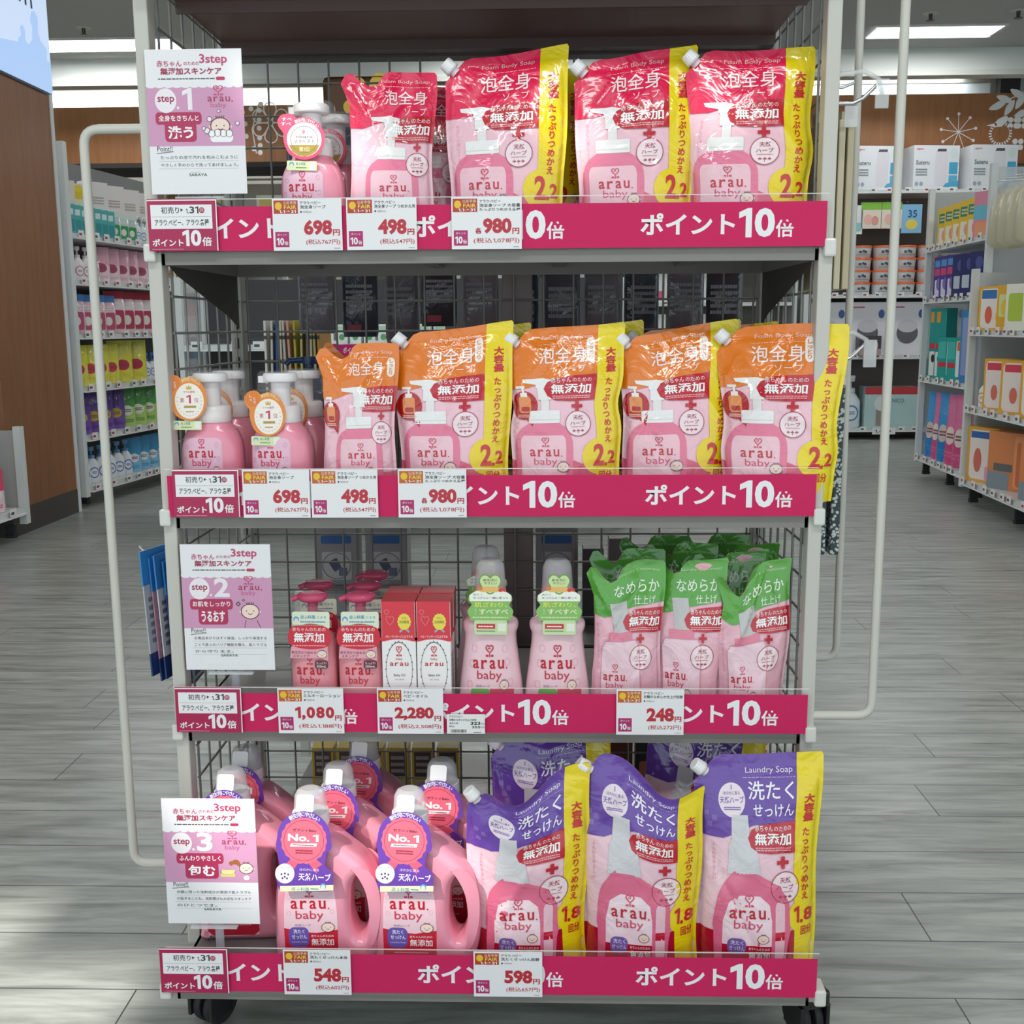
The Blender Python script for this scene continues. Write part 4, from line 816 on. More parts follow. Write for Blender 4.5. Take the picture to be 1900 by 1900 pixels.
def row(rk, z, spec, where, desc_end, dep=.10, x0=.06, yaw=0):
    """spec: (kind, builder, args, count, pitch, colour words, category)"""
    rs = random.Random(z*100+x0); x = x0; M0 = Matrix.Translation(rk.location) @ Matrix.Rotation(rk.rotation_euler.z, 4, 'Z')
    for name, fn, args, n, pitch, words, cat, d in spec:
        for i in range(n):
            if x+pitch > RL.get(rk.name, 9)-.03: return
            x += pitch/2; T = M0 @ Matrix.Translation((x, d, z+.001)) @ Matrix.Rotation(yaw+rs.uniform(-.1, .1), 4, 'Z')
            place((name,)+tuple(str(a) for a in args), fn, args, T, '%s, %s, %s from %s' % (words, where, ORD[i], desc_end), cat, '%s %s' % (words, where) if n > 1 else None); x += pitch/2
P_, B_, X_, H_ = bz_pouch, bz_bottle, bz_box, bz_hang
tl = math.radians(-32)
row(LR, .122, [('pump_bottle', B_, (.085, .21, '#f1f4f8', '#6a9cd0', '#3a6cb8'), 6, .098, 'white pump bottle with a blue head', 'bottle', .09), ('refill_pouch', P_, (.115, .21, .06, '#8fc8e8', '#3c9cd0', '#f0f8fc'), 7, .12, 'sky blue refill pouch', 'pouch', .10), ('refill_pouch', P_, (.11, .20, .06, '#e9f2f6', '#2f9aa8', '#f4c040'), 6, .12, 'teal and white refill pouch', 'pouch', .10)], 'left rack bottom shelf', 'front', yaw=tl)
row(LR, .41, [('refill_pouch', P_, (.14, .23, .07, '#7650a8', '#5a3a90', '#c8b040'), 4, .13, 'purple refill pouch', 'pouch', .10), ('refill_pouch', P_, (.14, .24, .07, '#b8d878', '#4c9c48', '#e8f4d8'), 3, .14, 'green refill pouch with a pale lower half', 'pouch', .10), ('pump_bottle', B_, (.055, .19, '#eef0f2', '#e8a0a8', '#c85a70'), 8, .075, 'small clear bottle with a pink pump', 'bottle', .08), ('refill_pouch', P_, (.12, .21, .06, '#e8ecf0', '#d0607c', '#f8f8f8'), 8, .12, 'white and rose refill pouch', 'pouch', .10)], 'left rack second lowest shelf', 'front', yaw=tl)
row(LR, .685, [('refill_pouch', P_, (.13, .23, .07, '#e8e060', '#dcd83c', '#d84050'), 4, .12, 'yellow refill pouch with a red emblem', 'pouch', .09), ('refill_pouch', P_, (.17, .25, .08, '#e6de54', '#d8d440', '#c8304c'), 2, .17, 'large yellow refill pouch', 'pouch', .10), ('pump_bottle', B_, (.06, .17, '#f4f6fa', '#3c70c0', '#3c70c0'), 10, .075, 'small white bottle with a dark blue pump', 'bottle', .08), ('refill_pouch', P_, (.12, .21, .06, '#dfe8f4', '#4c7cc8', '#f4f6fa'), 8, .12, 'pale blue refill pouch', 'pouch', .10)], 'left rack third lowest shelf', 'front', yaw=tl)
row(LR, .979, [('hanging_pack', H_, (.12, .22, .05, '#4c80c0', '#e6c4d0', '#c85878'), 4, .115, 'pink pack with a blue header', 'pack', .08), ('hanging_pack', H_, (.13, .25, .06, '#b02840', '#f0dce2', '#c04460'), 6, .12, 'white pack with a dark red header', 'pack', .09), ('refill_pouch', P_, (.12, .21, .06, '#f4dde4', '#d0607c', '#f8f0f4'), 10, .12, 'pale pink refill pouch', 'pouch', .10)], 'left rack fourth lowest shelf', 'front', yaw=tl)
row(LR, 1.274, [('pump_bottle', B_, (.07, .19, '#f6f0f2', '#e8d4dc', '#c87890'), 4, .085, 'white bottle with a pale pink pump', 'bottle', .08), ('refill_pouch', P_, (.13, .205, .06, '#f2d8e0', '#e2a8bc', '#b04868'), 5, .12, 'rose refill pouch', 'pouch', .10), ('refill_pouch', P_, (.13, .21, .06, '#e4f0f6', '#f8f8f8', '#e0a040'), 9, .13, 'white refill pouch with a blue base', 'pouch', .10)], 'left rack second highest shelf', 'front', yaw=tl)
row(LR, 1.525, [('toiletry_pack', X_, (.056, .04, .16, '#58b8b8', [(.1, .1, .9, .5, '#3a9aa0'), (.2, .65, .8, .85, '#e8f4f4')]), 7, .072, 'teal pack with a pale band', 'pack', .06), ('clear_pack', H_, (.09, .17, .04, '#e8f0e8', '#c8dcd8', '#3ca060'), 3, .1, 'clear bagged pack with a green inset', 'pack', .08), ('pump_bottle', B_, (.06, .17, '#eef4f8', '#e0e8ee', '#5090c0'), 5, .07, 'tall white bottle with a pale pump', 'bottle', .08), ('clear_pack', H_, (.10, .2, .05, '#f0ece0', '#e0dcd4', '#c8a040'), 8, .12, 'beige bagged pack', 'pack', .10)], 'left rack top shelf', 'front', yaw=tl)
row(LR, 1.69, [('header_pack', X_, (.15, .04, .13, '#efe6da', [(.1, .05, .9, .45, '#f4ecd8'), ('O', .5, .62, .26, .3, '#f0d020'), ('O', .5, .76, .14, .12, '#f4dc40')]), 2, .17, 'beige pack with a yellow rubber toy shape', 'pack', .13), ('hanging_box', X_, (.16, .06, .16, '#f2ebe8', [('F', .2, .2, .8, .5, '#c8b8b0', 3)]), 7, .19, 'pale cream hanging box', 'box', .13)], 'left rack hanging row', 'front', yaw=tl)
# the pegs that carry the hanging row
m = MB()
for i in range(9): m.tube([(.1+i*.18, .15, 1.83), (.1+i*.18, .40, 1.835)], .003, 'metal:#c0c0c0', 6)
m.build('peg_row', LR)
tr = math.radians(24)
row(RR, 1.486, [('hanging_pack', X_, (.115, .04, .24, '#f0c830', [(.1, .62, .9, .86, '#2c8c70'), (.14, .06, .8, .5, '#f6ece0'), ('O', .6, .3, .2, .14, '#e8a0a0'), ('F', .2, .66, .8, .82, '#f4e8b0', 2)]), 5, .145, 'yellow boxed cup with a green band', 'box', .08), ('hanging_box', X_, (.14, .05, .26, '#e890a8', [(.0, .4, 1, .7, '#6cc0d8'), (.1, .05, .9, .35, '#f0a070')]), 2, .17, 'pink and blue card box', 'box', .08)], 'far right rack top shelf', 'back', yaw=tr)
row(RR, 1.163, [('boxed_bottle', X_, (.11, .06, .26, '#4a3c98', [(.1, .55, .9, .72, '#e04878'), (.1, .76, .8, .92, '#5c9cd8'), (.15, .05, .9, .45, '#e6e2f0'), ('O', .5, .35, .22, .15, '#8878b8')]), 3, .135, 'violet boxed bottle', 'box', .08), ('boxed_bottle', X_, (.15, .08, .25, '#26286c', [(.12, .2, .85, .5, '#c8d4dc'), ('O', .5, .75, .2, .14, '#4c58a0')]), 4, .165, 'navy box with a pale window', 'box', .09)], 'far right rack second shelf', 'back', yaw=tr)
row(RR, .661, [('boxed_bottle', X_, (.10, .08, .44, '#1c9c98', [(.1, .8, .45, .95, '#f0a030'), (.1, .42, .9, .5, '#d83848'), (.1, .03, .9, .38, '#eef0ee'), ('O', .5, .28, .2, .06, '#3a3030')]), 2, .13, 'tall teal box', 'box', .08), ('boxed_bottle', X_, (.15, .10, .26, '#20a8a0', [(.05, .3, .5, .42, '#d83848'), (.55, .1, .95, .92, '#eef2f0'), (.6, .7, .9, .9, '#e87830'), (.05, .5, .5, .9, '#48c0b8')]), 2, .19, 'square teal and white box', 'box', .08), ('boxed_bottle', X_, (.14, .10, .42, '#3c8cc8', [(.1, .1, .5, .9, '#98a8d8'), (.6, .1, .9, .9, '#2870c0')]), 2, .2, 'blue and lilac upright box', 'box', .09)], 'far right rack third shelf', 'back', yaw=tr)
row(RR, .147, [('nappy_pack', P_, (.14, .42, .10, '#2888d0', '#3c9ce0', '#d8ccc0'), 1, .14, 'blue nappy pack farthest', 'pack', .08), ('nappy_pack', P_, (.13, .42, .10, '#e0508c', '#e87aa8', '#f0dcd8'), 1, .13, 'pink nappy pack farther', 'pack', .08), ('nappy_pack', P_, (.15, .43, .10, '#2484cc', '#3c9ce0', '#d8ccc4'), 1, .15, 'blue nappy pack nearer', 'pack', .08), ('nappy_pack', P_, (.16, .43, .10, '#dc4c88', '#e87aa8', '#f0dcd4'), 2, .17, 'pink nappy pack nearer', 'pack', .08)], 'far right rack bottom shelf', 'back', yaw=tr)
row(RA, .969, [('food_box', X_, (.21, .10, .23, '#f0b428', [(.08, .05, .92, .95, '#f4ece8'), (.1, .72, .6, .92, '#3c78b8'), ('O', .35, .35, .12, .2, '#e86850'), (.7, .5, .9, .75, '#e86850'), ('O', .7, .3, .12, .12, '#f4d070')]), 1, .24, 'yellow box with a feeding set picture', 'box', .10), ('food_box', X_, (.13, .10, .23, '#e8b030', [(.1, .3, .9, .8, '#e0e0a0'), ('O', .5, .5, .3, .2, '#f0d040')]), 1, .15, 'narrow amber box', 'box', .10), ('food_box', X_, (.2, .1, .23, '#f2efe2', [(.1, .2, .8, .8, '#b8d050')]), 4, .23, 'cream and lime box', 'box', .10)], 'right edge rack upper shelf', 'back', yaw=tr)
row(RA, .552, [('spouted_cup', B_, (.12, .19, '#f4f2ee', '#e0d840', '#d8a040'), 1, .16, 'white cup with a yellow lid', 'cup', .08), ('food_box', X_, (.24, .10, .27, '#eab040', [(.06, .05, .94, .95, '#f6e8e0'), (.1, .78, .8, .92, '#e04860'), ('O', .35, .4, .14, .25, '#f0e8e8'), ('O', .35, .35, .1, .15, '#e07860'), (.6, .1, .9, .4, '#f0a8c0')]), 5, .27, 'amber box with a pink and white front', 'box', .10)], 'right edge rack middle shelf', 'back', yaw=tr)
row(RA, .15, [('food_box', X_, (.22, .12, .30, '#e8ac3c', [(.08, .05, .95, .95, '#f2e6e0'), (.1, .8, .9, .92, '#3c68b0'), ('O', .35, .4, .13, .22, '#d87060'), (.6, .06, .9, .3, '#f0a8c8')]), 1, .24, 'amber box with a blue headline', 'box', .10), ('chair_box', X_, (.42, .2, .30, '#e08c58', [(.0, .0, .35, .3, '#8a98a0'), (.42, .05, .9, .95, '#f0a070'), (.46, .08, .86, .85, '#d87848'), (.52, .62, .8, .74, '#2c9890'), (.1, .32, .4, .45, '#6a6a6c')]), 3, .44, 'large orange box with a baby chair picture', 'box', .20)], 'right edge rack bottom shelf', 'back', yaw=tr)
# back wall rack, right
m = MB(); m.box(.1, .41, 1.30, .13, .44, 1.78, 'paint:#c8cccc'); m.box(1.2, .41, 1.30, 1.23, .44, 1.78, 'paint:#c8cccc'); m.box(.1, .41, 1.75, 1.23, .44, 1.78, 'paint:#c8cccc')
for i in range(5): m.tube([(.12+i*.13, .42, 1.765), (.12+i*.13, .06, 1.745)], .003, 'metal:#c8c8c8', 6)
m.build('hook_bar', RA)
def bib():
    m = MB(); m.loft([(0, .05, .02, 2.5), (.02, .085, .038, 2.5), (.15, .095, .045, 2.5), (.26, .085, .04, 2.5), (.30, .03, .012, 2.2)], 'card:#c9c3a4', 20); m.loft([(-.005, .055, .024, 2.5), (.02, .092, .044, 2.5), (.15, .102, .051, 2.5), (.27, .09, .045, 2.5), (.32, .03, .004, 2.2), (.345, .03, .003)], 'hood:#f4f6f4', 20); return m
for k in range(4):
    T = Matrix.Translation(RA.location) @ Matrix.Rotation(RA.rotation_euler.z, 4, 'Z') @ Matrix.Translation((.12+k*.13, .11, 1.40)) @ Matrix.Rotation(.9, 4, 'Z') @ Matrix.Rotation(.12, 4, 'Y')
    place(('bib_pack',), bib, (), T, 'cream cushion pack in clear film above the right edge rack, %s from far end' % ORD[k], 'pack')
BIN = [('T', 'Suteru', .05, .56, .34, .66, '#5a6068'), ('P', [(.47, .08), (.72, .08), (.74, .5), (.75, .82), (.73, .88), (.48, .88), (.46, .5)], '#eceaf0'), ('P', [(.5, .86), (.7, .86), (.71, .92), (.52, .92)], '#585c64'), ('P', [(.66, .05), (1, .05), (1, .2), (.72, .14)], '#58b4dc'), (.78, .35, .97, .62, '#50b0d8'), (.78, .12, .97, .32, '#68bce0'), ('O', .87, .82, .09, .12, '#e4f2ee'), ('T', 'pigeon', .05, .88, .2, .94, '#d84858'), ('F', .05, .3, .3, .48, '#9098a0', 3), ('O', .08, .12, .04, .05, '#a8b8c4'), ('O', .18, .12, .04, .05, '#a8b8c4')]
for k, u in enumerate((1620, 1728, 1835)):
    x = ax(u, 320, 8.4); place(('bin_box',), X_, (.40, .22, .36, '#f1f4f8', BIN), Matrix.Translation((x, 8.43, 2.134)) @ Matrix.Rotation(.12, 4, 'Z'), 'white box printed with a nappy bin, %s of three on the back rack' % ['leftmost', 'middle', 'rightmost'][k], 'box')
for k in range(3):
    if k: place(('hanging_card',), X_, (.17, .03, .22, '#f0e4d4', [(.0, .72, 1, 1, '#88c840'), ('O', .35, .35, .2, .2, '#f4c0b0'), ('O', .7, .3, .18, .18, '#e8a090')]), Matrix.Translation((2.71+k*.175, 8.36, 1.815)), 'green topped baby food pack hanging in the back rack, %s from the left' % ORD[k-1], 'pack', 'baby food packs hanging on the back wall rack')
place(('hanging_card', 'blue'), X_, (.17, .03, .24, '#8cc4e8', [('T', '35', .3, .55, .75, .8, '#2c5c98'), ('O', .5, .3, .3, .18, '#f0d860')]), Matrix.Translation((ax(1690, 420, 8.36), 8.36, 1.775)), 'light blue pack numbered 35 hanging right of the green packs', 'pack')
place(('hanging_card', 'white'), X_, (.10, .03, .24, '#f2f2f0', [(.1, .1, .9, .4, '#98d0d8')]), Matrix.Translation((ax(1588, 420, 8.36), 8.36, 1.77)), 'narrow white pack hanging left of the green packs', 'pack')
m = MB()
for k in range(8): m.tube([(.14+k*.175, .40, 2.045), (.14+k*.175, .05, 2.035)], .004, 'metal:#b0b0b0', 6)
m.build('peg_row', BR)
def tub():
    m = MB(); m.loft([(0, .075, .075), (.004, .08, .08), (.085, .088, .088)], 'plas:#e8eaec', 28); m.loft([(.085, .092, .092), (.10, .092, .092), (.103, .088, .088)], 'plas:#e8703c', 28)
    A = Art()
    for i, x in enumerate((.3, .5, .62)): A.disc(x, .55+.1*(i % 2), .09, .16, '#56565e', 2, 12)
    A.fine(.1, .12, .9, .28, '#8a8e96', 1, 2); A.emit(m, lambda u, v, l: Vector(((u-.5)*.14, -math.sqrt(.086**2-((u-.5)*.14)**2)-.003-.0008*l, .01+v*.07)), 'ink', .2); return m
for r_ in range(4):
    for k in range(6):
        place(('food_tub',), tub, (), Matrix.Translation((2.83+k*.192, 8.41, 1.2605+r_*.1035)), 'orange lidded tub in the back rack, %s from left, row %s up' % (ORD[k], ['one', 'two', 'three', 'four'][r_]), 'tub', 'orange lidded tubs stacked in the back wall rack')
for k in range(4):
    place(('steriliser_box',), X_, (.33, .22, .46, '#eceaf0', [('O', .5, .42, .28, .2, '#6a6468'), ('O', .5, .55, .26, .12, '#d8d4dc'), ('O', .85, .78, .08, .08, '#3c60a8'), ('F', .1, .88, .4, .93, '#c84858', 1)]), Matrix.Translation((2.56+k*.345, 8.48, .735)), 'pale lilac appliance box in the back rack, %s from the left' % ORD[k], 'box', 'pale appliance boxes in the back wall rack')
place(('bib_box',), X_, (.19, .12, .17, '#3c3638', [('T', 'ech', .15, .5, .6, .72, '#d8c8b8'), ('O', .75, .5, .1, .25, '#e8ddd4'), (.0, .0, 1, .35, '#b89c98')]), Matrix.Translation((ax(1612, 640, 8.3), 8.32, .736)), 'dark box with pale lettering in front of the appliance boxes', 'box')
place(('formula_box',), X_, (.46, .2, .36, '#b8d8d8', [(0, .82, 1, 1, '#c83038'), ('O', .3, .6, .12, .18, '#e4ecec'), (.22, .05, .4, .45, '#a09088'), ('T', 'NICO', .52, .62, .74, .72, '#5c9898')]), Matrix.Translation((ax(1650, 750, 8.4), 8.45, .10)), 'pale green box with a red top on the base of the back rack', 'box')
place(('cleaner_bottle',), bz_bottle, (.19, .46, '#e8f2f6', '#e8eef0', '#3c90c8'), Matrix.Translation((ax(1577, 750, 8.4)-.0, 8.42, .10)), 'tall white bottle with a blue label left of the pale green box', 'bottle')
m = MB(); m.box(0, 0, 0, .20, .004, .06, 'card:#f4f4f4'); A = Art(); A.text('1,480', .1, .2, .8, .7, '#3a3a3c', .02, 2); A.emit(m, flat(.20, .06, -.001, .0005), 'ink'); tag(m.build('price_card', None, (ax(1618, 798, 8.28), 8.27, .05)), 'white price card on the base of the back rack', 'price card')
# left half of the back wall rack: assorted goods, seen through the wire mesh
for z, c, n in ((1.2, '#f0e8c8', 6), (1.55, '#eef0ea', 6), (1.9, '#f4f0e4', 6), (.85, '#f0f0e8', 6), (.5, '#e8e4d8', 6)):
    row(BL, z, [('carton', X_, (.26, .16, .24, c, [(.1, .55, .9, .85, '#e8d048'), (.15, .1, .85, .45, '#d8dcd8'), ('O', .7, .3, .12, .12, '#e09060')]), n, .5, 'pale carton', 'box', .12)], 'left back wall rack %s shelf' % {1.2: 'third', 1.55: 'second', 1.9: 'top', .85: 'fourth', .5: 'fifth'}[z], 'the left')
    if z < 1.6: row(BM, z, [('carton', X_, (.28, .16, .25, '#e4e8e4', [(.1, .1, .9, .4, '#e05a80'), ('O', .5, .65, .2, .16, '#60b080')]), 5, .6, 'white carton with a pink panel', 'box', .12)], 'right back wall rack %s shelf' % {1.2: 'third', 1.55: 'second', .85: 'fourth', .5: 'fifth'}[z], 'the left')
for k in range(3):
    place(('soft_pack',), bz_pouch, (.13, .20, .07, '#f6d8e2', '#e85078', '#f8f0f2'), Matrix.Translation((-2.50, 3.18+k*.17, .162)) @ Matrix.Rotation(math.radians(60), 4, 'Z'), 'white and red soft pack on the low left rack, %s from the front' % ORD[k], 'pouch', 'soft packs on the low left rack')
# mid shop rack seen through the mesh
MR = rack('mid_rack', (-1.7, 3.9), 0, 2.2, .4, 1.25, [.2, .62, .925], 'low rack in the middle of the shop, seen through the wire mesh', back='matte:#4c4a4c', legs=.08)
row(MR, .925, [('tea_box', X_, (.055, .05, .095, '#eef4ee', [('O', .5, .35, .25, .16, '#58a868'), (.1, .7, .9, .9, '#b8dcc0')]), 10, .068, 'white box with a green emblem', 'box', .06)], 'mid shop rack upper shelf', 'the left', x0=.62)
m = MB(); A = Art(); m.box(0, 0, 0, .60, .004, .055, 'banner:#c4206e')
for k in range(3): A.text('ポイント', .03+k*.33, .25, .16+k*.33, .75, '#ffffff', .01, 2); A.text('10倍', .18+k*.33, .2, .27+k*.33, .8, '#ffffff', .01, 2)
A.emit(m, flat(.60, .055, -.001, .0008), 'banner'); tag(m.build('banner_strip', None, (-1.11, 3.87, .87)), 'narrow magenta sale strip on the mid shop rack', 'sale banner')
# ---------------------------------------------------------------- the display rack
RZ = [1.1064, .7465, .4337, .0971]; RF = [0, 0, 0, -.110]; SH = [z+.018 for z in RZ]; PZ = [z+.0186 for z in RZ]; HW = .4475
DR = empty('display_rack', (0, 0, 0)); tag(DR, 'light grey rolling display rack with mesh sides in the centre of the picture', 'display rack')
PC = 'paint:#c9c7bf'
for s in (-1, 1):
    m = MB(); x = s*.4485; m.box(x-.0095, .006, .10, x+.0095, .034, 1.62, PC, .002); m.build('front_post', DR)
    m = MB(); m.box(x-.010-s*.006, .372, .08, x+.010-s*.006, .405, 1.62, 'paint:#a9a8a2', .002)
    for k in range(46): z = .14+k*.032; m.box(x-s*.006-.003, .3712, z, x-s*.006+.003, .3735, z+.018, 'matte:#1c1c1c')
    m.build('slotted_post', DR)
    m = MB(); xx = s*.4405
    for k in range(7): y = .05+k*.052; m.tube([(xx, y, .135), (xx, y, 1.60)], .0019, 'wire:#8e8e8a', 6)
    for k in range(31): z = .15+k*.05; m.tube([(xx+.0034, .034, z), (xx+.0034, .372, z)], .0019, 'wire:#8e8e8a', 6)
    m.tube([(xx, .05, .135), (xx, .37, .135)], .003, 'wire:#8e8e8a', 6); m.build('side_mesh', DR)
m = MB()
for k in range(18): x = -.425+k*.05; m.tube([(x, .385, .12), (x, .385, 1.435)], .0018, 'wire:#84837f', 6)
for k in range(26): z = .15+k*.05; m.tube([(-.44, .3885, z), (.44, .3885, z)], .0018, 'wire:#84837f', 6)
m.build('back_mesh', DR)
m = MB(); m.box(.005, .392, .10, .056, .43, 1.44, 'paint:#7d6f6d', .002); m.build('centre_post', DR)
m = MB(); m.box(-.44, .372, 1.437, .44, .41, 1.455, 'paint:#4e4442', .002); m.build('cross_beam', DR)
SHK = 'paint:#85827d'
for i in range(4):
    y0 = RF[i]+.006; m = MB(); z = SH[i]; m.box(-.438, y0, z-.004, .438, .368, z, 'paint:#8f8b88'); m.box(-.438, y0, z-.034, .438, y0+.004, z, SHK); m.box(-.438, .364, z-.034, .438, .368, z, SHK)
    for s in (-1, 1): m.box(s*.436-.002, y0, z-.034, s*.436+.002, .368, z, SHK)
    for k in (-.3, -.1, .1, .3): m.box(k-.01, y0+.004, z-.022, k+.01, .364, z-.004, SHK)
    sh = m.build('shelf', DR)
    for s in (-1, 1): m = MB(); m.box(s*.452-.008, RF[i]-.004, RZ[i]-.012, s*.452+.008, RF[i]+.03, RZ[i]+.012, 'plas:#dddcd6', .003); m.build('end_cap', sh)
    m = MB(); y = RF[i]; m.box(-.4475, y-.0045, RZ[i]-.001, .4475, y+.006, RZ[i]+.002, 'clear:#e8eef0'); m.box(-.4475, y-.0045, RZ[i], .4475, y-.0037, RZ[i]+.0685, 'clear:#f2f0f4'); m.box(-.4475, y+.002, RZ[i], .4475, y+.0030, RZ[i]+.064, 'clear:#f2f0f4')
    m.box(-.4475, y-.0046, RZ[i]+.0678, .4475, y-.0034, RZ[i]+.0690, 'frost:#ffffff'); m.build('price_rail', sh, label='clear plastic price rail')
    if i > 0 and i < 3:
        for s in (-1, 1): m = MB(); m.add([(s*.434, .02, z-.004), (s*.434, .36, z-.004), (s*.434, .36, z-.06), (s*.434, .03, z-.03)], [[0, 1, 2, 3]], SHK); m.build('bracket', sh)
    if i == 0:
        for s in (-1, 1): m = MB(); m.add([(s*.434, .02, z-.034), (s*.434, .36, z-.034), (s*.434, .36, z-.12), (s*.434, .30, z-.10), (s*.434, .05, z-.045)], [[0, 1, 2, 3, 4]], 'matte:#4a4846'); m.build('bracket', sh, label='dark shelf bracket')
m = MB(); m.box(-.438, -.04, 1.455, .438, .37, 1.461, 'paint:#7d5f58'); m.box(-.438, -.04, 1.455, .438, -.034, 1.50, 'paint:#8c7872'); m.box(-.438, .34, 1.440, .438, .37, 1.456, 'paint:#5e4c48'); m.box(-.438, .12, 1.440, .438, .126, 1.456, 'paint:#5e4c48')  # reddish dark tones include the underside's shade and pink bounce light
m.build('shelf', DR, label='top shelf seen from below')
m = MB(); m.box(-.44, -.09, .080, .44, .40, .094, 'paint:#a8a6a0', .002); m.box(-.448, -.102, .084, .448, -.06, .10, 'paint:#bdbbb4', .003); m.build('base_frame', DR)
for x, y in ((.450, -.055), (-.415, -.04), (.415, .36), (-.415, .36)):
    m = MB(); T = Matrix.Translation((x, y, .030)) @ Matrix.Rotation(.35 if x > 0 else -.5, 4, 'Z')
    m.box(-.021, -.024, .028, .021, .026, .052, 'plas:#1b1b1d', .004, T); 
    for s in (-1, 1): m.box(s*.021-.003, -.02, -.012, s*.021+.003, .024, .03, 'plas:#1b1b1d', .001, T)
    c = m.build('caster', DR, label='black twin-wheel caster'); m = MB()
    for s in (-1, 1): m.loft([(-.006, .028, .028), (-.005, .030, .030), (.005, .030, .030), (.006, .028, .028)], 'rubber:#232325', 32, T=T @ Matrix.Translation((s*.010, .012, 0)) @ Matrix.Rotation(math.pi/2, 4, 'Y'))
    m.build('wheel', c)
def bend(pts, r=.022, n=6):
    out = [Vector(pts[0])]
    for a, b, c in zip(pts, pts[1:], pts[2:]):
        a, b, c = Vector(a), Vector(b), Vector(c); p = b+(a-b).normalized()*r; q = b+(c-b).normalized()*r
        for k in range(n+1): t = k/n; out.append((1-t)**2*p+2*t*(1-t)*b+t*t*q)
    return out+[Vector(pts[-1])]
TP = 'paint:#cfcdc4'
m = MB(); m.tube(bend([(-.45, .012, 1.268), (-.536, .012, 1.268), (-.533, .012, .225), (-.45, .012, .225)]), .0063, TP, 12); m.build('side_bar', DR, label='bent white side bar on the left')
m = MB(); m.tube(bend([(.45, .012, 1.60), (.5385, .012, 1.60), (.5395, .012, .458), (.45, .012, .458)]), .0063, TP, 12); m.build('side_bar', DR, label='bent white side bar at the right front')
m = MB(); m.tube(bend([(.45, .29, 1.60), (.556, .29, 1.60), (.562, .29, .458), (.45, .29, .458)]), .0063, TP, 12); m.build('side_bar', DR, label='bent white side bar at the right rear')
for (y, z) in ((.07, 1.300), (.07, .955)):
    m = MB(); m.tube([(.456, y, z), (.492, y, z), (.505, y, z+.006), (.522, y, z+.022)], .0026, 'metal:#d8d8da', 8); m.tube([(.456, y+.008, z+.022), (.480, y+.008, z+.022), (.495, y+.008, z+.028)], .002, 'metal:#d8d8da', 8); m.build('hook', DR, label='chrome hook')
    m = MB(); m.tube([(.458, y-.004, z+.020), (.470, y-.004, z+.036), (.505, y-.004, z+.040), (.524, y-.004, z+.030), (.530, y-.004, z+.010)], .0034, 'frost:#f4f6f8', 6); m.box(.520, y-.008, z-.008, .538, y-.004, z+.030, 'frost:#f4f6f8', .001); m.box(.480, y-.008, z-.032, .498, y-.004, z-.004, 'frost:#f4f6f8', .001); m.build('price_holder', DR, label='clear plastic price holder')
# half of the rack behind the mesh
m = MB(); m.box(-.19, .44, .425, .43, .78, .434, 'paint:#6c6a68'); m.box(-.19, .776, .40, .43, .78, .434, 'paint:#6c6a68'); m.build('rear_shelf', DR)
m = MB(); m.box(-.43, .44, .07, .43, .80, .082, 'paint:#777571'); m.build('rear_shelf', DR)
for s in (-1, 1): m = MB(); m.box(s*.4485-.009, .78, .08, s*.4485+.009, .80, .45, PC); m.build('rear_post', DR)
for z in (1.13, 1.375):
    m = MB()
    for k in range(14):
        x = -.40+k*.0625
        if z > 1.3 and x < -.13: continue
        m.tube([(x, .39, z), (x, .68, z+.006)], .0022, 'metal:#9a9a9a', 6)
    m.build('hook_row', DR)

# sale banners and cards in the price rails
def sale_text(A, x, zc, sc=1):   # metres: "10" larger than the rest
    A.text('ポイント', x, zc-.0125*sc, x+.124*sc, zc+.0155*sc, '#f4f4f6', .03); A.text('10', x+.129*sc, zc-.0165*sc, x+.176*sc, zc+.021*sc, '#f4f4f6', .035); A.text('倍', x+.177*sc, zc-.0165*sc, x+.2005*sc, zc+.006*sc, '#f4f4f6', .02)
BAN = [(-.397, -.0980, .2025), (-.390, -.0825, .2135), (-.392, -.0910, .2045), (-.398, -.100, .1995)]
for i in range(4):
    y = RF[i]-.0012; m = MB(); m.box(-.446, y-.0008, RZ[i]+.0015, .446, y, RZ[i]+.059, 'banner:#d20a5c'); A = Art()
    for x in BAN[i]: sale_text(A, x, RZ[i]+.030)
    A.emit(m, lambda u, v, l: Vector((u, y-.0008-.0001*l, v)), 'banner'); tag(m.build('sale_banner'), 'magenta sale banner in the rail of the %s shelf' % ['top product', 'second', 'third', 'bottom'][i], 'sale banner')
WH = '#f3f1f4'
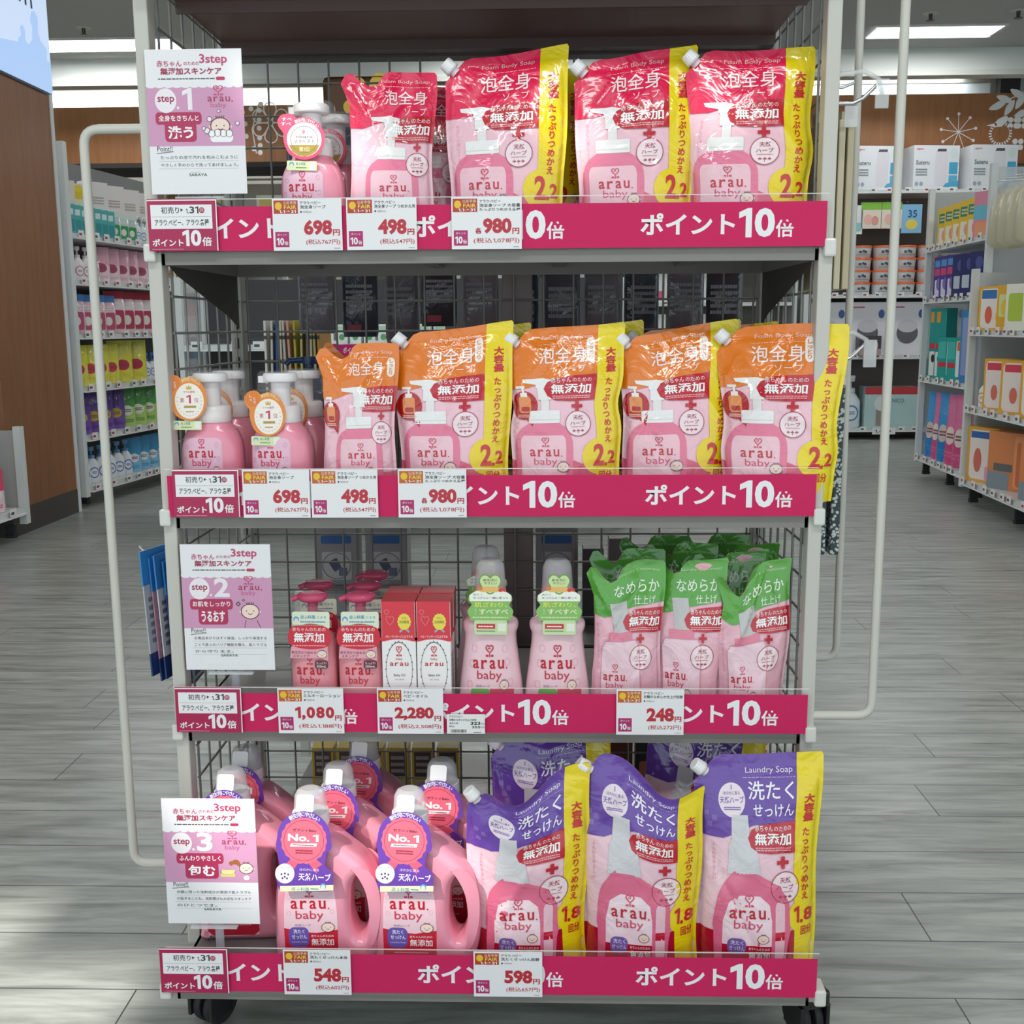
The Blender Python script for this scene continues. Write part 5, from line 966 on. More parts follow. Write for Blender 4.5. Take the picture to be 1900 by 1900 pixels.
def promo(i, x0, x1):
    y = RF[i]-.0062; h = .066; m = MB(); w = x1-x0; m.box(x0, y-.0006, RZ[i]+.002, x1, y, RZ[i]+h+.003, 'card:#b01a52'); A = Art()
    A.rect(0, .975, 1, 1, WH, 1); A.rect(.985, 0, 1, 1, WH, 1); A.rect(.045, .43, .93, .90, WH, 1)
    A.text('初売り', .20, .73, .46, .86, '#3c3a3e', .01); A.poly([(.48, .765), (.48, .83), (.52, .80)], '#3c3a3e', 3); A.text('1.', .555, .73, .60, .82, '#3c3a3e', .01); A.text('31', .61, .73, .74, .865, '#3c3a3e', .02); A.disc(.785, .79, .04, .058, '#b8405a', 3); A.text('日', .765, .765, .805, .82, WH, 0, 4)
    A.rect(.06, .665, .91, .670, '#8a888c', 2); A.text('アラウ.ベビー、アラウ.各種', .10, .49, .88, .62, '#3c3a3e', .012)
    A.text('ポイント', .05, .09, .50, .235, WH, .03); A.text('10', .49, .09, .76, .41, WH, .04); A.text('倍', .77, .09, .91, .27, WH, .025); A.fine(.04, .02, .5, .045, '#e0a0b8')
    A.emit(m, flat(w, h, y-.0006, .00008, x0, RZ[i]+.002), 'card'); tag(m.build('promotion_card'), 'dark pink promotion card at the left end of the %s rail' % ['top product', 'second', 'third', 'bottom'][i], 'price card')
def price(i, x0, x1, l1, l2, ml, pr, tax, tone, pre='', under=''):
    y = RF[i]-.0060; h = .066; w = x1-x0; m = MB(); m.box(x0, y-.0006, RZ[i]+.001, x1, y, RZ[i]+h+.002, 'card:#f1eff2'); A = Art(); z0 = RZ[i]+.001
    oc = '#c8642c' if tone else '#b8432c'
    A.rect(.02, .72, .37, .98, oc, 1); A.disc(.09, .87, .05, .075, '#f0c430', 2); A.text('出産準備', .16, .90, .35, .965, '#f2d8c0', 0); A.text('FAIR', .17, .81, .35, .885, '#f6e060', .01); A.text('1.1→31', .10, .735, .34, .79, '#ffffff', .01)
    A.text('アラウ.ベビー', .40, .90, .70, .96, '#3a383c', .012); A.text(l1, .40, .815, .40+min(.58, .062*len(l1)), .885, '#3a383c', .012)
    if l2: A.text(l2, .40, .74, .40+min(.58, .062*len(l2)), .80, '#3a383c', .012)
    elif ml: A.disc(.415, .755, .013, .02, '#3a383c', 3, 8); A.text(ml, .44, .735, .56, .775, '#8a888c', 0)
    A.rect(.03, .07, .23, .37, '#b4226c', 1); A.text('ポイント', .06, .29, .20, .335, WH, .01); A.text('10', .05, .11, .155, .25, WH, .035); A.text('倍', .16, .11, .215, .19, WH, .02)
    n = len(pr.replace(',', '')); xs = .86-(n*.137+(.05 if ',' in pr else 0)); A.text(pr, xs, .30, .855, .60 if ',' not in pr else .60, '#c22c3c', .045); A.text('円', .865, .29, .965, .41, '#c22c3c', .03)
    if pre: A.text(pre, xs-.11, .30, xs-.02, .42, '#c22c3c', .03)
    A.text('(税込'+tax+'円)', .97-.080*(len(tax)+3.2), .105, .965, .22, '#c22c3c', .006); A.fine(.88, .03, .96, .055, '#9a989c')
    A.emit(m, flat(w, h, y-.0006, .00008, x0, z0), 'card'); tag(m.build('price_card'), 'white price card in the %s rail, under the %s' % (['top product', 'second', 'third', 'bottom'][i], under), 'price card')
promo(0, -.4497, -.357); promo(1, -.4372, -.345); promo(2, -.4510, -.356); promo(3, -.4555, -.361)
price(0, -.283, -.191, '泡全身ソープ', '', '450ml', '698', '767', 0, under='pink pump bottles with pink tags'); price(0, -.185, -.092, '泡全身ソープ つめかえ用', '', '400ml', '498', '547', 0, under='small red refill pouches'); price(0, -.046, .0465, '泡全身ソープ 大容量', 'たっぷりつめかえ各種', '', '980', '1,078', 0, '各', under='large red refill pouches')
price(1, -.340, -.247, '泡全身ソープ', '', '450ml', '698', '767', 1, under='pink pump bottles with orange tags'); price(1, -.245, -.153, '泡全身ソープ つめかえ用', '', '400ml', '498', '547', 1, under='small orange refill pouches'); price(1, -.125, -.031, '泡全身ソープ 大容量', 'たっぷりつめかえ各種', '', '980', '1,078', 1, '各', under='large orange refill pouches')
price(2, -.304, -.210, 'ミルキーローション', '', '300ml', '1,080', '1,188', 1, under='lotion bottles'); price(2, -.162, -.068, 'ベビーオイル', '', '100ml', '2,280', '2,508', 0, under='baby oil boxes'); price(2, .177, .272, '衣類のなめらか仕上げ詰替', '', '440ml', '248', '272', 1, under='green refill pouches')
price(3, -.284, -.191, '洗たくせっけん本体', '', '800ml', '548', '602', 0, under='laundry jugs'); price(3, -.022, .072, '洗たくせっけん詰替', '', '1,300ml', '598', '657', 0, under='purple laundry pouches')
m = MB(); y = -.0075; m.box(-.063, y-.0006, RZ[2]+.002, -.009, y, RZ[2]+.031, 'card:#f1f1ef'); A = Art(); A.text('アラウベビー', .06, .82, .42, .94, '#3a383c', .01); A.text('衣類のなめらか仕上げ本体', .06, .65, .78, .77, '#3a383c', .01); A.text('323', .62, .46, .88, .62, '#2c2a2e', .03); A.text('円', .90, .46, .98, .55, '#2c2a2e', 0); A.text('355', .66, .28, .88, .40, '#2c2a2e', .02); A.text('円', .90, .28, .98, .37, '#2c2a2e', 0)
A.text('本体価格', .06, .5, .3, .58, '#3a383c', .01); A.text('税込', .06, .34, .2, .42, '#3a383c', .01)
rs = random.Random(4); x = .1
while x < .5: w = rs.choice((.006, .01, .016)); A.rect(x, .06, x+w, .22, '#2c2a2e', 2); x += w+rs.choice((.006, .01))
A.fine(.7, .04, .9, .1, '#5a585c'); A.emit(m, flat(.054, .029, y-.0006, .00008, -.063, RZ[2]+.002), 'card'); tag(m.build('price_card'), 'small white shelf label with a barcode left of the middle of the third rail', 'price card')

# the three step signs in clear clip stands
def sign(n, x0, zb, y, big1, big2, lines, rz=0):
    r = empty('sign_stand', (x0+.0635, y, RZ[{1: 0, 2: 2, 3: 3}[n]]+.0), rz); b = zb-r.location.z; m = MB(); w, h = .127, .182; m.box(-w/2, -.0008, b, w/2, .0008, b+h, 'card:#f1eff3'); A = Art()
    A.poly([(0, .70)]+[(i/24, .745+.012*abs(math.sin(i*math.pi/2.4))*1) for i in range(25)]+[(1, .70), (1, .335), (0, .335)], '#d69cc0', 1)
    for i in range(11): A.disc(.05+i*.09, .757, .055, .022, '#f1eff3', 2, 16)
    A.text('赤ちゃん', .12, .88, .38, .925, '#c44870', .015); A.text('のための', .40, .89, .56, .915, '#c44870', .01); A.text('3step', .565, .885, .85, .965, '#c44870', .02); A.text('無添加スキンケア', .155, .825, .79, .875, '#a83058', .03)
    A.fine(.13, .792, .72, .805, '#4a4448'); A.rr(.73, .787, .82, .81, '#c03a60', .012, .01, 3)
    A.disc(.195, .65, .112, .085, '#f6eef4', 2); A.text('step', .11, .625, .285, .685, '#a8305a', .02); A.disc(.32, .60, .013, .010, '#f6eef4', 2); A.text(str(n), .37 if n == 1 else .36, .585, .47 if n == 1 else .53, .735, '#f6eef4', .03)
    sprout(A, .745, .715, .12, .07, '#c8547c', 3)
    for i, ch in enumerate('arau'): A.text(ch, .63+i*.062, .64, .678+i*.062, .675, '#b03a64', .012)
    A.disc(.885, .643, .008, .006, '#b03a64', 3, 8); A.text('baby', .66, .59, .82, .635, '#c8648c', 0)
    x1, x2 = (.08, .56) if n != 3 else (.13, .64); A.rr(x1, .485, x2, .57, '#b8305c', .03, .03, 2); A.rr(x1+.09, .365, x2-.06, .51, '#b8305c', .04, .03, 2)
    A.text(big1, x1+.03, .508, x2-.03, .55, '#fbf6fa', .018); A.text(big2, x1+.12, .385, x2-.095, .475, '#fbf6fa', .035)
    bx, by = (.75, .47) if n < 3 else (.88, .45); babyface(A, bx, by, .2 if n < 3 else .15, .14 if n < 3 else .1, 3)
    if n == 1:
        A.rr(.64, .36, .88, .42, '#fbfafc', .04, .03, 5); 
        for q, wv in ((.66, .43), (.72, .435), (.78, .432), (.84, .43)): A.disc(q, wv-.01, .035, .025, '#fbfafc', 5, 14); A.ring(q, wv-.01, .035, .025, .005, '#5a3a48', 6, 14)
        for q, wv, s in ((.61, .44, .03), (.58, .455, .02), (.64, .52, .025), (.93, .49, .02), (.74, .575, .015)): A.disc(q, wv, s, s*.7, '#f6eef8', 5, 12); A.ring(q, wv, s, s*.7, .005, '#5a3a48', 6, 12)
    if n == 2:
        A.line([(.70, .40), (.68, .34)], .006, '#5a3a48', 3); A.line([(.82, .40), (.86, .34)], .006, '#5a3a48', 3)
        for q, wv, s in ((.62, .53, .03), (.68, .56, .018)): A.poly([(q-s, wv), (q, wv-s*.7), (q+s, wv), (q, wv+s*.7)], '#5a3a48', 3); A.disc(q, wv, s*.35, s*.3, '#dcaac8', 4, 8)
    if n == 3:
        A.rr(.60, .38, .76, .41, '#e8d890', .02, .012, 3); A.rr(.61, .405, .76, .44, '#f0e4a0', .02, .012, 3); A.ring(.68, .42, .08, .02, .004, '#5a3a48', 4, 20); A.disc(.77, .50, .04, .02, '#a86838', 3, 12); A.disc(.72, .49, .025, .018, '#a86838', 3, 12); A.disc(.80, .485, .02, .016, '#a86838', 3, 12); A.disc(.88, .375, .035, .02, '#f6eef4', 6, 12)
    A.text('Point!!', .08, .30, .24, .335, '#4a4448', 0); A.line([(.07, .285), (.25, .298)], .006, '#8a8488', 3)
    zz = .245
    for t in lines:
        A.text(t, .11, zz, .11+min(.81, .062*len(t)), zz+.024, '#3a3438', .0); A.line([(.09, zz-.014), (.92, zz-.014)], .002, '#b8b4b8', 2); zz -= .053
    lx = .40; lz = (.125 if n == 1 else .108); A.text('SARAYA', lx, lz, lx+.19, lz+.02, '#4a7a58', .02); A.fine(lx+.02, lz+.026, lx+.12, lz+.031, '#9aa89c')
    A.emit(m, flat(w, h, -.0008, .00008, -w/2, b), 'card'); m.build('sign_card', r)
    m = MB(); m.box(-.032, -.0045, b-.004, .032, -.0025, b+.010, 'clear:#e8eef4'); m.box(-.032, .002, b-.004, .032, .004, b+.010, 'clear:#e8eef4'); m.box(-.032, -.0045, b-.006, .032, .004, b-.0035, 'frost:#eef2f6'); m.box(-.006, .003, b-.006, .006, .024, b-.003, 'frost:#eef2f6'); m.loft([(.0215, .006, .004), (b-.0055, .006, .004)], 'frost:#e0e8f0', 16, 0, .021); m.loft([(.0190, .020, .012), (.0215, .018, .011)], 'clear:#e0e8f0', 24, 0, .024); m.build('clip_stand', r, label='clear plastic clip stand')
    tag(r, 'white and pink step %s sign at the left end of the %s shelf' % (['one', 'two', 'three'][n-1], {1: 'top product', 2: 'third', 3: 'bottom'}[n]), 'sign')
sign(1, -.4435, 1.182, -.0005, '全身をきちんと', '洗う', ['たっぷりの泡で汚れを包みこむように', 'やさしく手のひらで洗ってあげましょう。'])
sign(2, -.434, .527, -.0005, 'お肌をしっかり', 'うるおす', ['お風呂あがりはすぐ保湿。しっかり保湿する', 'ことで皮ふのバリア機能を整え、肌トラブル', 'から守ります。'])
sign(3, -.4430, .198, -.1075, 'ふんわりやさしく', '包む', ['衣類に残った洗剤成分が原因で肌トラブル', 'が起きることも。洗剤選びも大切なスキンケア', 'のひとつです。'])

# ---------------------------------------------------------------- products on the display rack
AB, ABO, ASm, ASO, AL, AG = foam_art(), foam_art(orange=True), foam_art(True), foam_art(True, True), laundry_art(), green_art()
BG = dict(Wd=.172, H=.246, T=.062)
def mk(kind, n, art, out, P, spout, back, top):
    v = []
    for k, q in enumerate(n):
        d = dict(P); d.update(q); d['seed'] = k*7+len(kind); v.append((make_pouch(kind, art, out, d, spout, back, topcol=top)))
    return v
V1 = [dict(tilt=.018, lean=.08), dict(tilt=.022, lean=.1, droop=((.3, .22, .008, .012),)), dict(tilt=.0, lean=.06, twist=.01, pinch=((.008, .45, .12),))]
redp = mk('large_refill_pouch', V1, AB, OUT_BIG, BG, True, '#f4b6c6', '#d82c58')
BO = dict(BG); BO['H'] = .240
V2 = [dict(tilt=.016, lean=.08), dict(tilt=.018, lean=.1, pinch=((-.008, .55, .1),)), dict(tilt=.016, lean=.12, droop=((.25, .2, .006, .012),)), dict(tilt=.006, lean=.08, twist=-.07, taper=.84, pinch=((.004, .30, .1),))]
orgp = mk('large_refill_pouch', V2, ABO, OUT_BIG, BO, True, '#c8803c', '#b86820')
SMALL = dict(Wd=.128, H=.220, T=.05, taper=.88)
sred = mk('refill_pouch', [dict(lean=.05, droop=((.72, .16, .006, .022),), twist=.008), dict(lean=.08)], ASm, OUT_SMALL, SMALL, False, '#c83050', '#a81e40')
SO = dict(SMALL); SO['H'] = .217; SO['Wd'] = .116
sorg = mk('refill_pouch', [dict(lean=.06, tilt=.004), dict(lean=.1)], ASO, OUT_SMALL, SO, False, '#d88030', '#c87020')
GR = dict(Wd=.112, H=.222, T=.05, taper=.88)
grn = mk('refill_pouch', [dict(lean=.04, droop=((.30, .25, .012, .018),)), dict(lean=.03, twist=-.03, tilt=.018), dict(lean=.02, droop=((.28, .22, .034, .02),), tilt=.02, wave=1.5), dict(lean=.1)], AG, OUT_SMALL, GR, False, '#e8a8b8', '#4a8c34')
LA = dict(Wd=.178, H=.303, T=.075, taper=.92)
lau = mk('large_refill_pouch', [dict(lean=.0, droop=((.42, .26, .046, .03), (.0, .3, .030, 0)), tilt=-.006, wave=1.5), dict(lean=.02, droop=((.68, .24, .040, .02), (1.0, .3, .030, 0)), wave=1.3), dict(lean=.06, tilt=.004), dict(lean=.06, droop=((.45, .25, .018, .01),), tilt=.006)], AL, OUT_BIG, LA, True, '#d8a0bc', '#5a3a90')
def lab(o, l, c='refill pouch', g=None): tag(o, l, c, g); return o
U = lambda u, v, y, lo=-.398, hi=.40: max(lo, min(hi, ax(u, v, y)))
# top product shelf
z = PZ[0]
pb = make_pump_bottle('ninaru'); lab(inst(pb, U(581, 300, .055), .055, z, .04), 'pink pump bottle with a round pink tag, in front on the top product shelf', 'pump bottle')
lab(inst(pb, U(625, 300, .14), .14, z, -.05), 'pink pump bottle half hidden behind the front one on the top product shelf', 'pump bottle')
lab(inst(sred[0], U(724, 300, .05), .050, z, .02), 'small red and pink refill pouch right of the pink pump bottles')
lab(inst(sred[1], U(790, 280, .13), .13, z, -.04), 'small red refill pouch just behind the front small red one')
lab(inst(sred[1], U(800, 280, .20), .20, z, .03), 'small red refill pouch deepest behind the other small red ones')
for k, (u, a) in enumerate(((940, .0), (1180, .02), (1397, -.03))):
    lab(inst(redp[k], U(u, 250, .055, -.35, .352), .055, z, a), 'large red and yellow refill pouch in front on the top product shelf, %s' % ['leftmost', 'middle', 'rightmost'][k])
lab(inst(redp[2], U(1418, 250, .13, -.35, .352), .13, z, -.02), 'large red refill pouch directly behind the rightmost front red one')
lab(inst(redp[0], U(1195, 250, .15), .15, z, .03), 'large red refill pouch directly behind the middle front red one')
lab(inst(orgp[0], U(985, 250, .15), .15, z-.0, .03), 'large orange refill pouch standing behind the red ones on the top product shelf')
# second shelf
z = PZ[1]
pg = make_pump_bottle('gold')
t_ = inst(pg, U(387, 800, .062), .062, z, .1); [setattr(c_, 'location', (-.012, -.004, .022)) for c_ in t_.children if c_.name.startswith('neck_tag')]; lab(t_, 'pink pump bottle with an orange award tag, front left end of the second shelf', 'pump bottle')
t_ = inst(pg, U(524, 800, .055), .055, z, .0); [setattr(c_, 'location', (0, 0, 0)) for c_ in t_.children if c_.name.startswith('neck_tag')]; lab(t_, 'pink pump bottle with an orange award tag, left of the small orange pouch', 'pump bottle')
USED.add(t_.name); pg2 = t_
lab(inst(pg2, U(428, 780, .15), .15, z, .0), 'pink pump bottle behind the one at the left end of the second shelf', 'pump bottle'); lab(inst(pg2, U(566, 780, .15), .15, z, -.05), 'pink pump bottle behind the second front bottle on the second shelf', 'pump bottle')
lab(inst(sorg[0], U(665, 800, .045), .045, z, .0), 'small orange refill pouch in front on the second shelf'); lab(inst(sorg[1], U(668, 780, .13), .13, z, .05), 'small orange refill pouch behind the front small orange one')
for k, (u, a) in enumerate(((843, .0), (1050, .02), (1258, .03), (1464, -.12))):
    yy = (.058, .060, .072, .031)[k]
    lab(inst(orgp[k], U(u, 780, yy), yy, z, a), 'large orange and yellow refill pouch in front on the second shelf, %s' % ['leftmost', 'second from the left', 'third from the left', 'rightmost'][k])
for k, (u, y, a) in enumerate(((880, .13, .02), (1085, .14, -.03), (1270, .145, .04), (1405, .205, -.02))):
    lab(inst(orgp[(k+1) % 3], U(u, 740, y, -.35, .35), y, z, a), 'large orange refill pouch behind the %s front one on the second shelf' % ['leftmost', 'second', 'third', 'rightmost'][k])
nb = empty('pump_bottle'); m = MB(); m.loft([(0, .032, .032), (.11, .033, .033), (.135, .028, .028), (.14, .02, .02)], 'plas:#2a4068', 28); m.build('bottle_body', nb); m = MB(); m.loft([(.14, .02, .02), (.165, .019, .019), (.166, .007, .007), (.185, .007, .007)], 'plas:#2c4570', 24, rib=.01); m.loft([(.183, .012, .012), (.195, .013, .012)], 'plas:#2c4570', 20); m.tube([(0, 0, .19), (-.03, -.01, .189), (-.036, -.012, .182)], .005, 'plas:#2c4570', 8); m.build('pump_head', nb)
put(nb, U(575, 700, .30), .30, z); lab(nb, 'navy blue pump bottle at the back of the second shelf', 'pump bottle')
# third shelf
z = PZ[2]
lo = make_lotion()
for k, (u, v, y, w) in enumerate(((583, 1200, .040, 'front, left pair'), (671, 1200, .040, 'front, right pair'), (595, 1180, .115, 'behind the left front one'), (683, 1180, .11, 'behind the right front one'), (698, 1160, .18, 'deepest, behind the right pair'))):
    lab(inst(lo, U(u, v, y), y, z, .03*(k-1)), 'pink lotion bottle with a magenta pump, %s' % w, 'lotion bottle')
bx = make_oil_box()
for k, (u, y, w) in enumerate(((744, .035, 'left one in front'), (808, .035, 'right one in front'), (753, .086, 'behind the left front one'), (815, .086, 'behind the right front one'))):
    lab(inst(bx, U(u, 1200, y), y, z, 0), 'white and red baby oil box, %s' % w, 'box')
cd = make_conditioner()
for k, (u, y, w) in enumerate(((911, .045, 'left one in front'), (1034, .045, 'right one in front'), (903, .14, 'behind the left front one'))):
    lab(inst(cd, U(u, 1200, y), y, z, .02*(k-1)), 'pale pink softener bottle with a green tag, %s' % w, 'softener bottle')
for k, (u, y, a, g, w) in enumerate(((1161, .045, .0, 0, 'front row, leftmost, smooth top'), (1276, .05, -.12, 1, 'front row, middle, turned edge on'), (1394, .040, .03, 2, 'front row, rightmost, top folded down'), (1165, .11, .03, 3, 'second row, leftmost'), (1262, .155, -.04, 3, 'second row, behind the middle one'), (1352, .105, .02, 1, 'second row, third from left'), (1430, .16, -.03, 1, 'second row, rightmost'), (1215, .215, .02, 3, 'third row, left'), (1325, .225, -.02, 3, 'third row, right'))):
    lab(inst(grn[g], U(u, 1180, y, -.37, .378), y, z, a), 'green and pink refill pouch on the third shelf, %s' % w)
# bottom shelf
z = PZ[3]
jg = make_jug()
for k, (u, v, y, a, w) in enumerate(((603, 1650, -.055, .02, 'front row, left one'), (785, 1650, -.055, -.02, 'front row, right one'), (457, 1600, .014, .05, 'behind the step 3 sign, nearer one'), (652, 1560, .035, .03, 'second row, between the two front ones'), (842, 1560, .050, -.03, 'second row, behind the right front one'), (470, 1550, .10, .02, 'behind the step 3 sign, farther one'), (697, 1500, .14, -.02, 'third row, deepest in the middle'))):
    lab(inst(jg, U(u, v, y, -.368), y, z, a), 'pink laundry jug with a purple rosette tag, %s' % w, 'detergent jug')
for k, (u, v, y, a, g, w) in enumerate(((980, 1600, -.050, .03, 0, 'front row, leftmost, top folded'), (1188, 1600, -.050, -.04, 1, 'front row, middle, top sagging'), (1405, 1600, -.050, .0, 2, 'front row, rightmost, upright'), (1022, 1520, .050, .02, 3, 'second row, behind the leftmost'), (1262, 1480, .095, .0, 3, 'second row, leaning behind the middle one'), (1350, 1450, .25, .0, 3, 'third row, behind the rightmost'))):
    o = inst(lau[g], U(u, v, y, -.35, .41 if 'front' in w else .347), y, z+(.015 if 'leaning' in w else 0), a, 0, .16 if 'leaning' in w else 0, sc=(1, 1, .93 if 'third' in w else .975 if k == 0 else 1)); lab(o, 'large purple and yellow laundry refill pouch, %s' % w)
for lst in (redp, orgp, sred, sorg, grn, lau):
    for o in lst:
        if o.name not in USED: print('UNUSED', o.name)

# ---------------------------------------------------------------- things hung on the sides and the rear of the rack
# cream bundled packs on the right side, upper
def hang_thin(name, x, y0, n, w, d, z0, z1, keys, label, cat, step=.014, skew=0, group=None):
    for k in range(n):
        m = MB(); t = .0045; yy = y0+k*step
        m.box(-t, 0, 0, t, d, z1-z0, keys[k % len(keys)], .0015); m.box(-t*.6, d*.4, (z1-z0), t*.6, d*.6, (z1-z0)+.018, keys[k % len(keys)])
        o = m.build(name, None, (x+k*step, y0, z0)); o.rotation_euler = (0, skew*(k-n/2), 0); tag(o, label % ORD[k] if '%s' in label else label, cat, group)
hang_thin('long_pack', .464, .10, 4, .1, .11, 1.055, 1.285, ['card:#c9bd9c', 'card:#b9a984', 'card:#d4caae'], 'long cream pack hanging on the right side hook, %s from the post', 'pack', .012)
for k in range(2):
    m = MB(); m.box(0, 0, 0, .014, .10, .262, 'hatch:net', .003); m.box(-.001, -.001, .0, .015, .003, .265, 'clear:#e8eef0'); tag(m.build('net_pack', None, (.474+k*.020, .10, .672)), 'bagged grey mesh cloth hanging at the right side, %s one' % ['inner', 'outer'][k], 'pack')
for k in range(7):   # blue printed leaflets fanned at the left side
    m = MB(); ct = ['card:#dfe3e8', 'card:#2c70c0', 'card:#e8ecf0', 'card:#34489c', 'card:#e8ecf0', 'card:#d8a0b8', 'card:#c4ccd8'][k]; m.box(-.0009, 0, 0, .0009, .085, .19, ct); m.box(-.0013, -.0006, .14, .0013, .086, .192, 'card:#3c90d8'); m.box(-.0013, -.0006, .0, .0013, .086, .035, 'card:#28407c'); A = Art(); A.fine(.1, .25, .9, .65, '#6c7890', 6, 1); A.emit(m, lambda u, v, l: Vector((.0010+.0003*l, u*.08, v*.19)), 'ink')
    o = m.build('leaflet_pack', None, (-.468-.0085*k, .13-.006*k+.008*(k % 2), .462-.008*(k % 2)+.004*k)); o.rotation_euler = (0, -.05, math.radians(3-3*k)); tag(o, 'blue and white thin pack hanging at the left side, %s from the post' % ORD[k], 'pack')
m = MB(); m.tube([(-.45, .17, .662), (-.548, .17, .664), (-.556, .17, .672)], .0022, 'metal:#c8c8ca', 8); m.build('hook', DR)
m = MB(); m.add([(-.005, 0, 0), (.005, 0, 0), (.005, .20, 0), (-.005, .20, 0), (-.002, .09, .26), (.002, .09, .26), (.002, .13, .26), (-.002, .13, .26)], [[0, 1, 2, 3], [7, 6, 5, 4], [0, 4, 5, 1], [1, 5, 6, 2], [2, 6, 7, 3], [3, 7, 4, 0]], 'wood:dark'); o = m.build('cloth_pack', None, (-.475, .12, .80)); o.rotation_euler = (0, 0, .25); tag(o, 'grey patterned cloth hanging outside the left mesh beside the second shelf', 'cloth')
m = MB(); m.box(-.003, 0, 0, .003, .12, .20, 'card:#a8a438', .001); tag(m.build('green_pack', None, (-.462, .10, 1.17)), 'olive green pack hanging at the left side next to the step 1 sign', 'pack')
# packs hung behind the mesh
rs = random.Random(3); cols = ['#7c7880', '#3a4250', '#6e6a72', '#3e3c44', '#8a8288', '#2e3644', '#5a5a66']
for k in range(11):
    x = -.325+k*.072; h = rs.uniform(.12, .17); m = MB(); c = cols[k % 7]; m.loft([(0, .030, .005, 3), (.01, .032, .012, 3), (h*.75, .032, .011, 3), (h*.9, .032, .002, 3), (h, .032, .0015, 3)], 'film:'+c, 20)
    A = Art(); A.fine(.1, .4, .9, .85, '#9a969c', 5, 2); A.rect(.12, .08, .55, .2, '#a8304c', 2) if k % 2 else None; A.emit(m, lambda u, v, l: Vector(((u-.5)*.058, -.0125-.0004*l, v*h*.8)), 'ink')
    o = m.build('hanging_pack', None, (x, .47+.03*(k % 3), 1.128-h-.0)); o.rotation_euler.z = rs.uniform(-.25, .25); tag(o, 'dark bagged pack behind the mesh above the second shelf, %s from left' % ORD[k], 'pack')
for k in range(12):   # pale folders seen edge on
    x = -.452+k*.0095; c = ['#e8e6e0', '#d8d4c8', '#3c5ca0', '#e4e0c4', '#dcd8d0', '#e8b0a0', '#c8c040', '#dcd08c', '#8a6c30', '#e0d4a0', '#d8cc98', '#e0a040'][k]; m = MB()
    m.box(-.0022, 0, 0, .0022, .12, .155, 'card:'+c, .0006); 
    for q in range(3): m.box(-.0024, -.0004, .03+q*.045, .0024, .004, .037+q*.045, 'card:#4c4434')
    o = m.build('thin_book', None, (x, .60, .865)); o.rotation_euler = (0, .03*math.sin(k), 0); tag(o, 'thin book seen edge on behind the mesh, %s from the left' % ORD[k], 'book')
for k in range(8):
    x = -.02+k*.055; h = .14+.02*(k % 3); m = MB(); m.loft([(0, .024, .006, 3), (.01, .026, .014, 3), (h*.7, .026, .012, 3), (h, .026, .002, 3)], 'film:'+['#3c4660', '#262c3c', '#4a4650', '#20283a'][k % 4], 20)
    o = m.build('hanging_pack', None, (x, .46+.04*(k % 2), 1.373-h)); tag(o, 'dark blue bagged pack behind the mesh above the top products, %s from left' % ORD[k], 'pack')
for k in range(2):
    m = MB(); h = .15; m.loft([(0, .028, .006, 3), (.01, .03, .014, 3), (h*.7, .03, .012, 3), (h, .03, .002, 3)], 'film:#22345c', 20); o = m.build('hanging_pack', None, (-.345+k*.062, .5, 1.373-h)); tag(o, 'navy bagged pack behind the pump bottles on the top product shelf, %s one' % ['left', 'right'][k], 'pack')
m = MB(); m.box(0, 0, 0, .46, .02, .46, 'card:#5a3c22', .03); A = Art(); cx, cz = .60, .72
for a in (200, 270, 340, 60, 130): 
    ca, sa = math.cos(math.radians(a)), math.sin(math.radians(a)); A.poly(bez([(cx+t*.36*ca-s*.10*sa, cz+t*.36*sa+s*.10*ca) for t, s in ((.12, 0), (.55, 1), (.95, .6), (.95, -.6), (.55, -1))], 4), '#d8b43c', 1)
A.disc(cx, cz, .07, .07, '#4a3020', 3); heart(A, .2, .25, .22, .2, '#c8c4bc', 2, fill=True); A.disc(.45, .12, .09, .09, '#c8c4bc', 2); A.disc(.8, .14, .05, .05, '#a8d4c0', 2)
A.emit(m, flat(.46, .46, -.001, .001), 'card'); tag(m.build('flower_board', None, (-1.24, 5.4, 2.02)), 'brown hanging board with a yellow flower seen above the pink pump bottles', 'sign')
m = MB(); m.tube([(-1.02, 5.41, 2.47), (-1.02, 5.41, CZ-.001)], .004, 'metal:#888888', 6); tag(m.build('hanging_wire'), 'thin wire holding the brown flower board', 'wire')
for k in range(3):
    m = MB(); x = [-.36, -.262, .10][k]; w = .082; h = .20; m.box(-w/2, 0, 0, w/2, .06, h, 'card:#8d888c', .001); A = Art(); A.rr(.14, .78, .86, .86, '#2c5c98', .05, .02, 1); A.rr(.15, .42, .86, .70, '#b8b4b8', .04, .03, 1); A.ring(.5, .56, .33, .13, .015, '#4a4850', 2); A.poly([(.3, .6), (.5, .64), (.62, .54), (.45, .5)], '#4a5068', 3); A.rect(.55, .46, .75, .54, '#6a7088', 3); A.fine(.2, .32, .8, .38, '#5a585c', 2); A.rr(.15, .06, .86, .28, '#a8a4a8', .04, .03, 1)
    A.emit(m, flat(w, h, -.0003, .0003, -w/2, 0), 'card'); tag(m.build('instruction_box', None, (x+.03 if k < 2 else x, .60, .435 if k else .435)), 'grey box with a pouring drawing behind the mesh, %s' % ['leftmost', 'second', 'rightmost'][k], 'box')
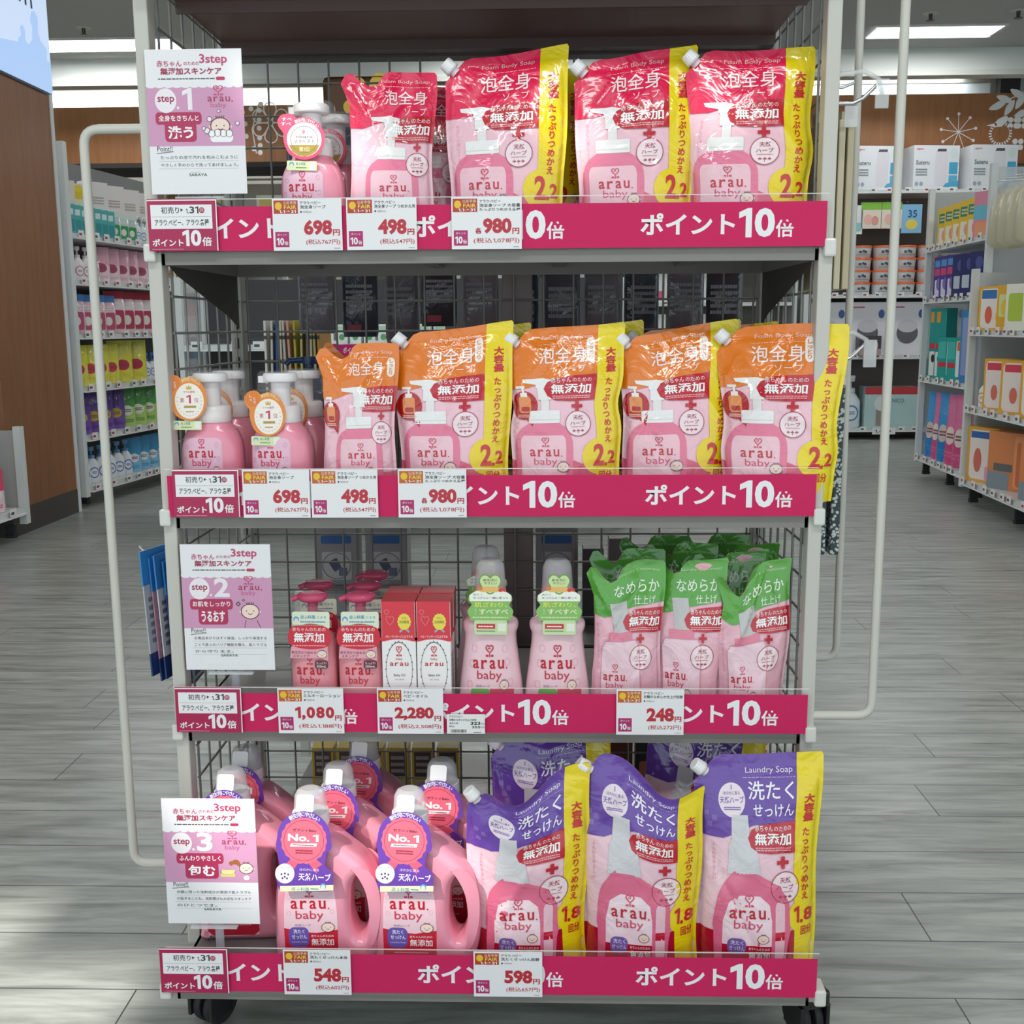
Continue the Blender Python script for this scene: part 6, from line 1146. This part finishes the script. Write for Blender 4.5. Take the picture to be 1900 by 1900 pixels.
for k in range(5):
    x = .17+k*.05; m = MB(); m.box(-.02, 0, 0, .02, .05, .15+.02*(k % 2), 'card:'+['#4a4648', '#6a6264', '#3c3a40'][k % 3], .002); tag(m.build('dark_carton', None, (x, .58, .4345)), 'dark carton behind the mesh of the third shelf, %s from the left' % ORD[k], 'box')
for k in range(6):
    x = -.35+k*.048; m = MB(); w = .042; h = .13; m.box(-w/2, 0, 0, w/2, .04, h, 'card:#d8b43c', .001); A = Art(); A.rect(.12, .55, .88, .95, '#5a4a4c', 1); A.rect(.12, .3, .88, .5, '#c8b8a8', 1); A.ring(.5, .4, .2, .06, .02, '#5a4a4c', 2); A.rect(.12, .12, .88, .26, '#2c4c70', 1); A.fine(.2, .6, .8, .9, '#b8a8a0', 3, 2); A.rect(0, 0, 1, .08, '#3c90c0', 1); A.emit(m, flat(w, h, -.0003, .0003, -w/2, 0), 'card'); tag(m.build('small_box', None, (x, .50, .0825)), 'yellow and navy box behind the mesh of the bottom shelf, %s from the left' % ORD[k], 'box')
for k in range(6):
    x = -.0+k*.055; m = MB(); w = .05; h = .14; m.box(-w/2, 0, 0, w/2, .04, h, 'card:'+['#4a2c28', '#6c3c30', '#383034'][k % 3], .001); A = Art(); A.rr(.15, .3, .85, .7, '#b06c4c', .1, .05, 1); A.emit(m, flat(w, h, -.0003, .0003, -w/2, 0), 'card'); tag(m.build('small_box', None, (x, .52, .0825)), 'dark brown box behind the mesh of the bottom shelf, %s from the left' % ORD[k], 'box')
m = MB(); m.box(0, 0, 0, .055, .006, .14, 'card:#d8ccc4', .001); A = Art()
for q in range(4): A.rect(.1, .08+q*.23, .9, .24+q*.23, '#c85c3c', 1); A.rect(.25, .12+q*.23, .55, .20+q*.23, '#f0e4dc', 2)
A.emit(m, flat(.055, .14, -.0003, .0003), 'card'); tag(m.build('orange_sign', None, (.435, .44, .17)), 'orange lettered card behind the mesh at the right end of the bottom shelf', 'sign')
bpy.data.objects.remove(tob); bpy.data.curves.remove(tcu)
for o in bpy.data.objects:
    if not o.parent and o.get('label') and len(o['label'].replace('-', ' ').split()) > 16: print('LONG', len(o['label'].split()), o['label'])
print('objects', len(bpy.data.objects), 'faces', sum(len(m.polygons) for m in bpy.data.meshes))
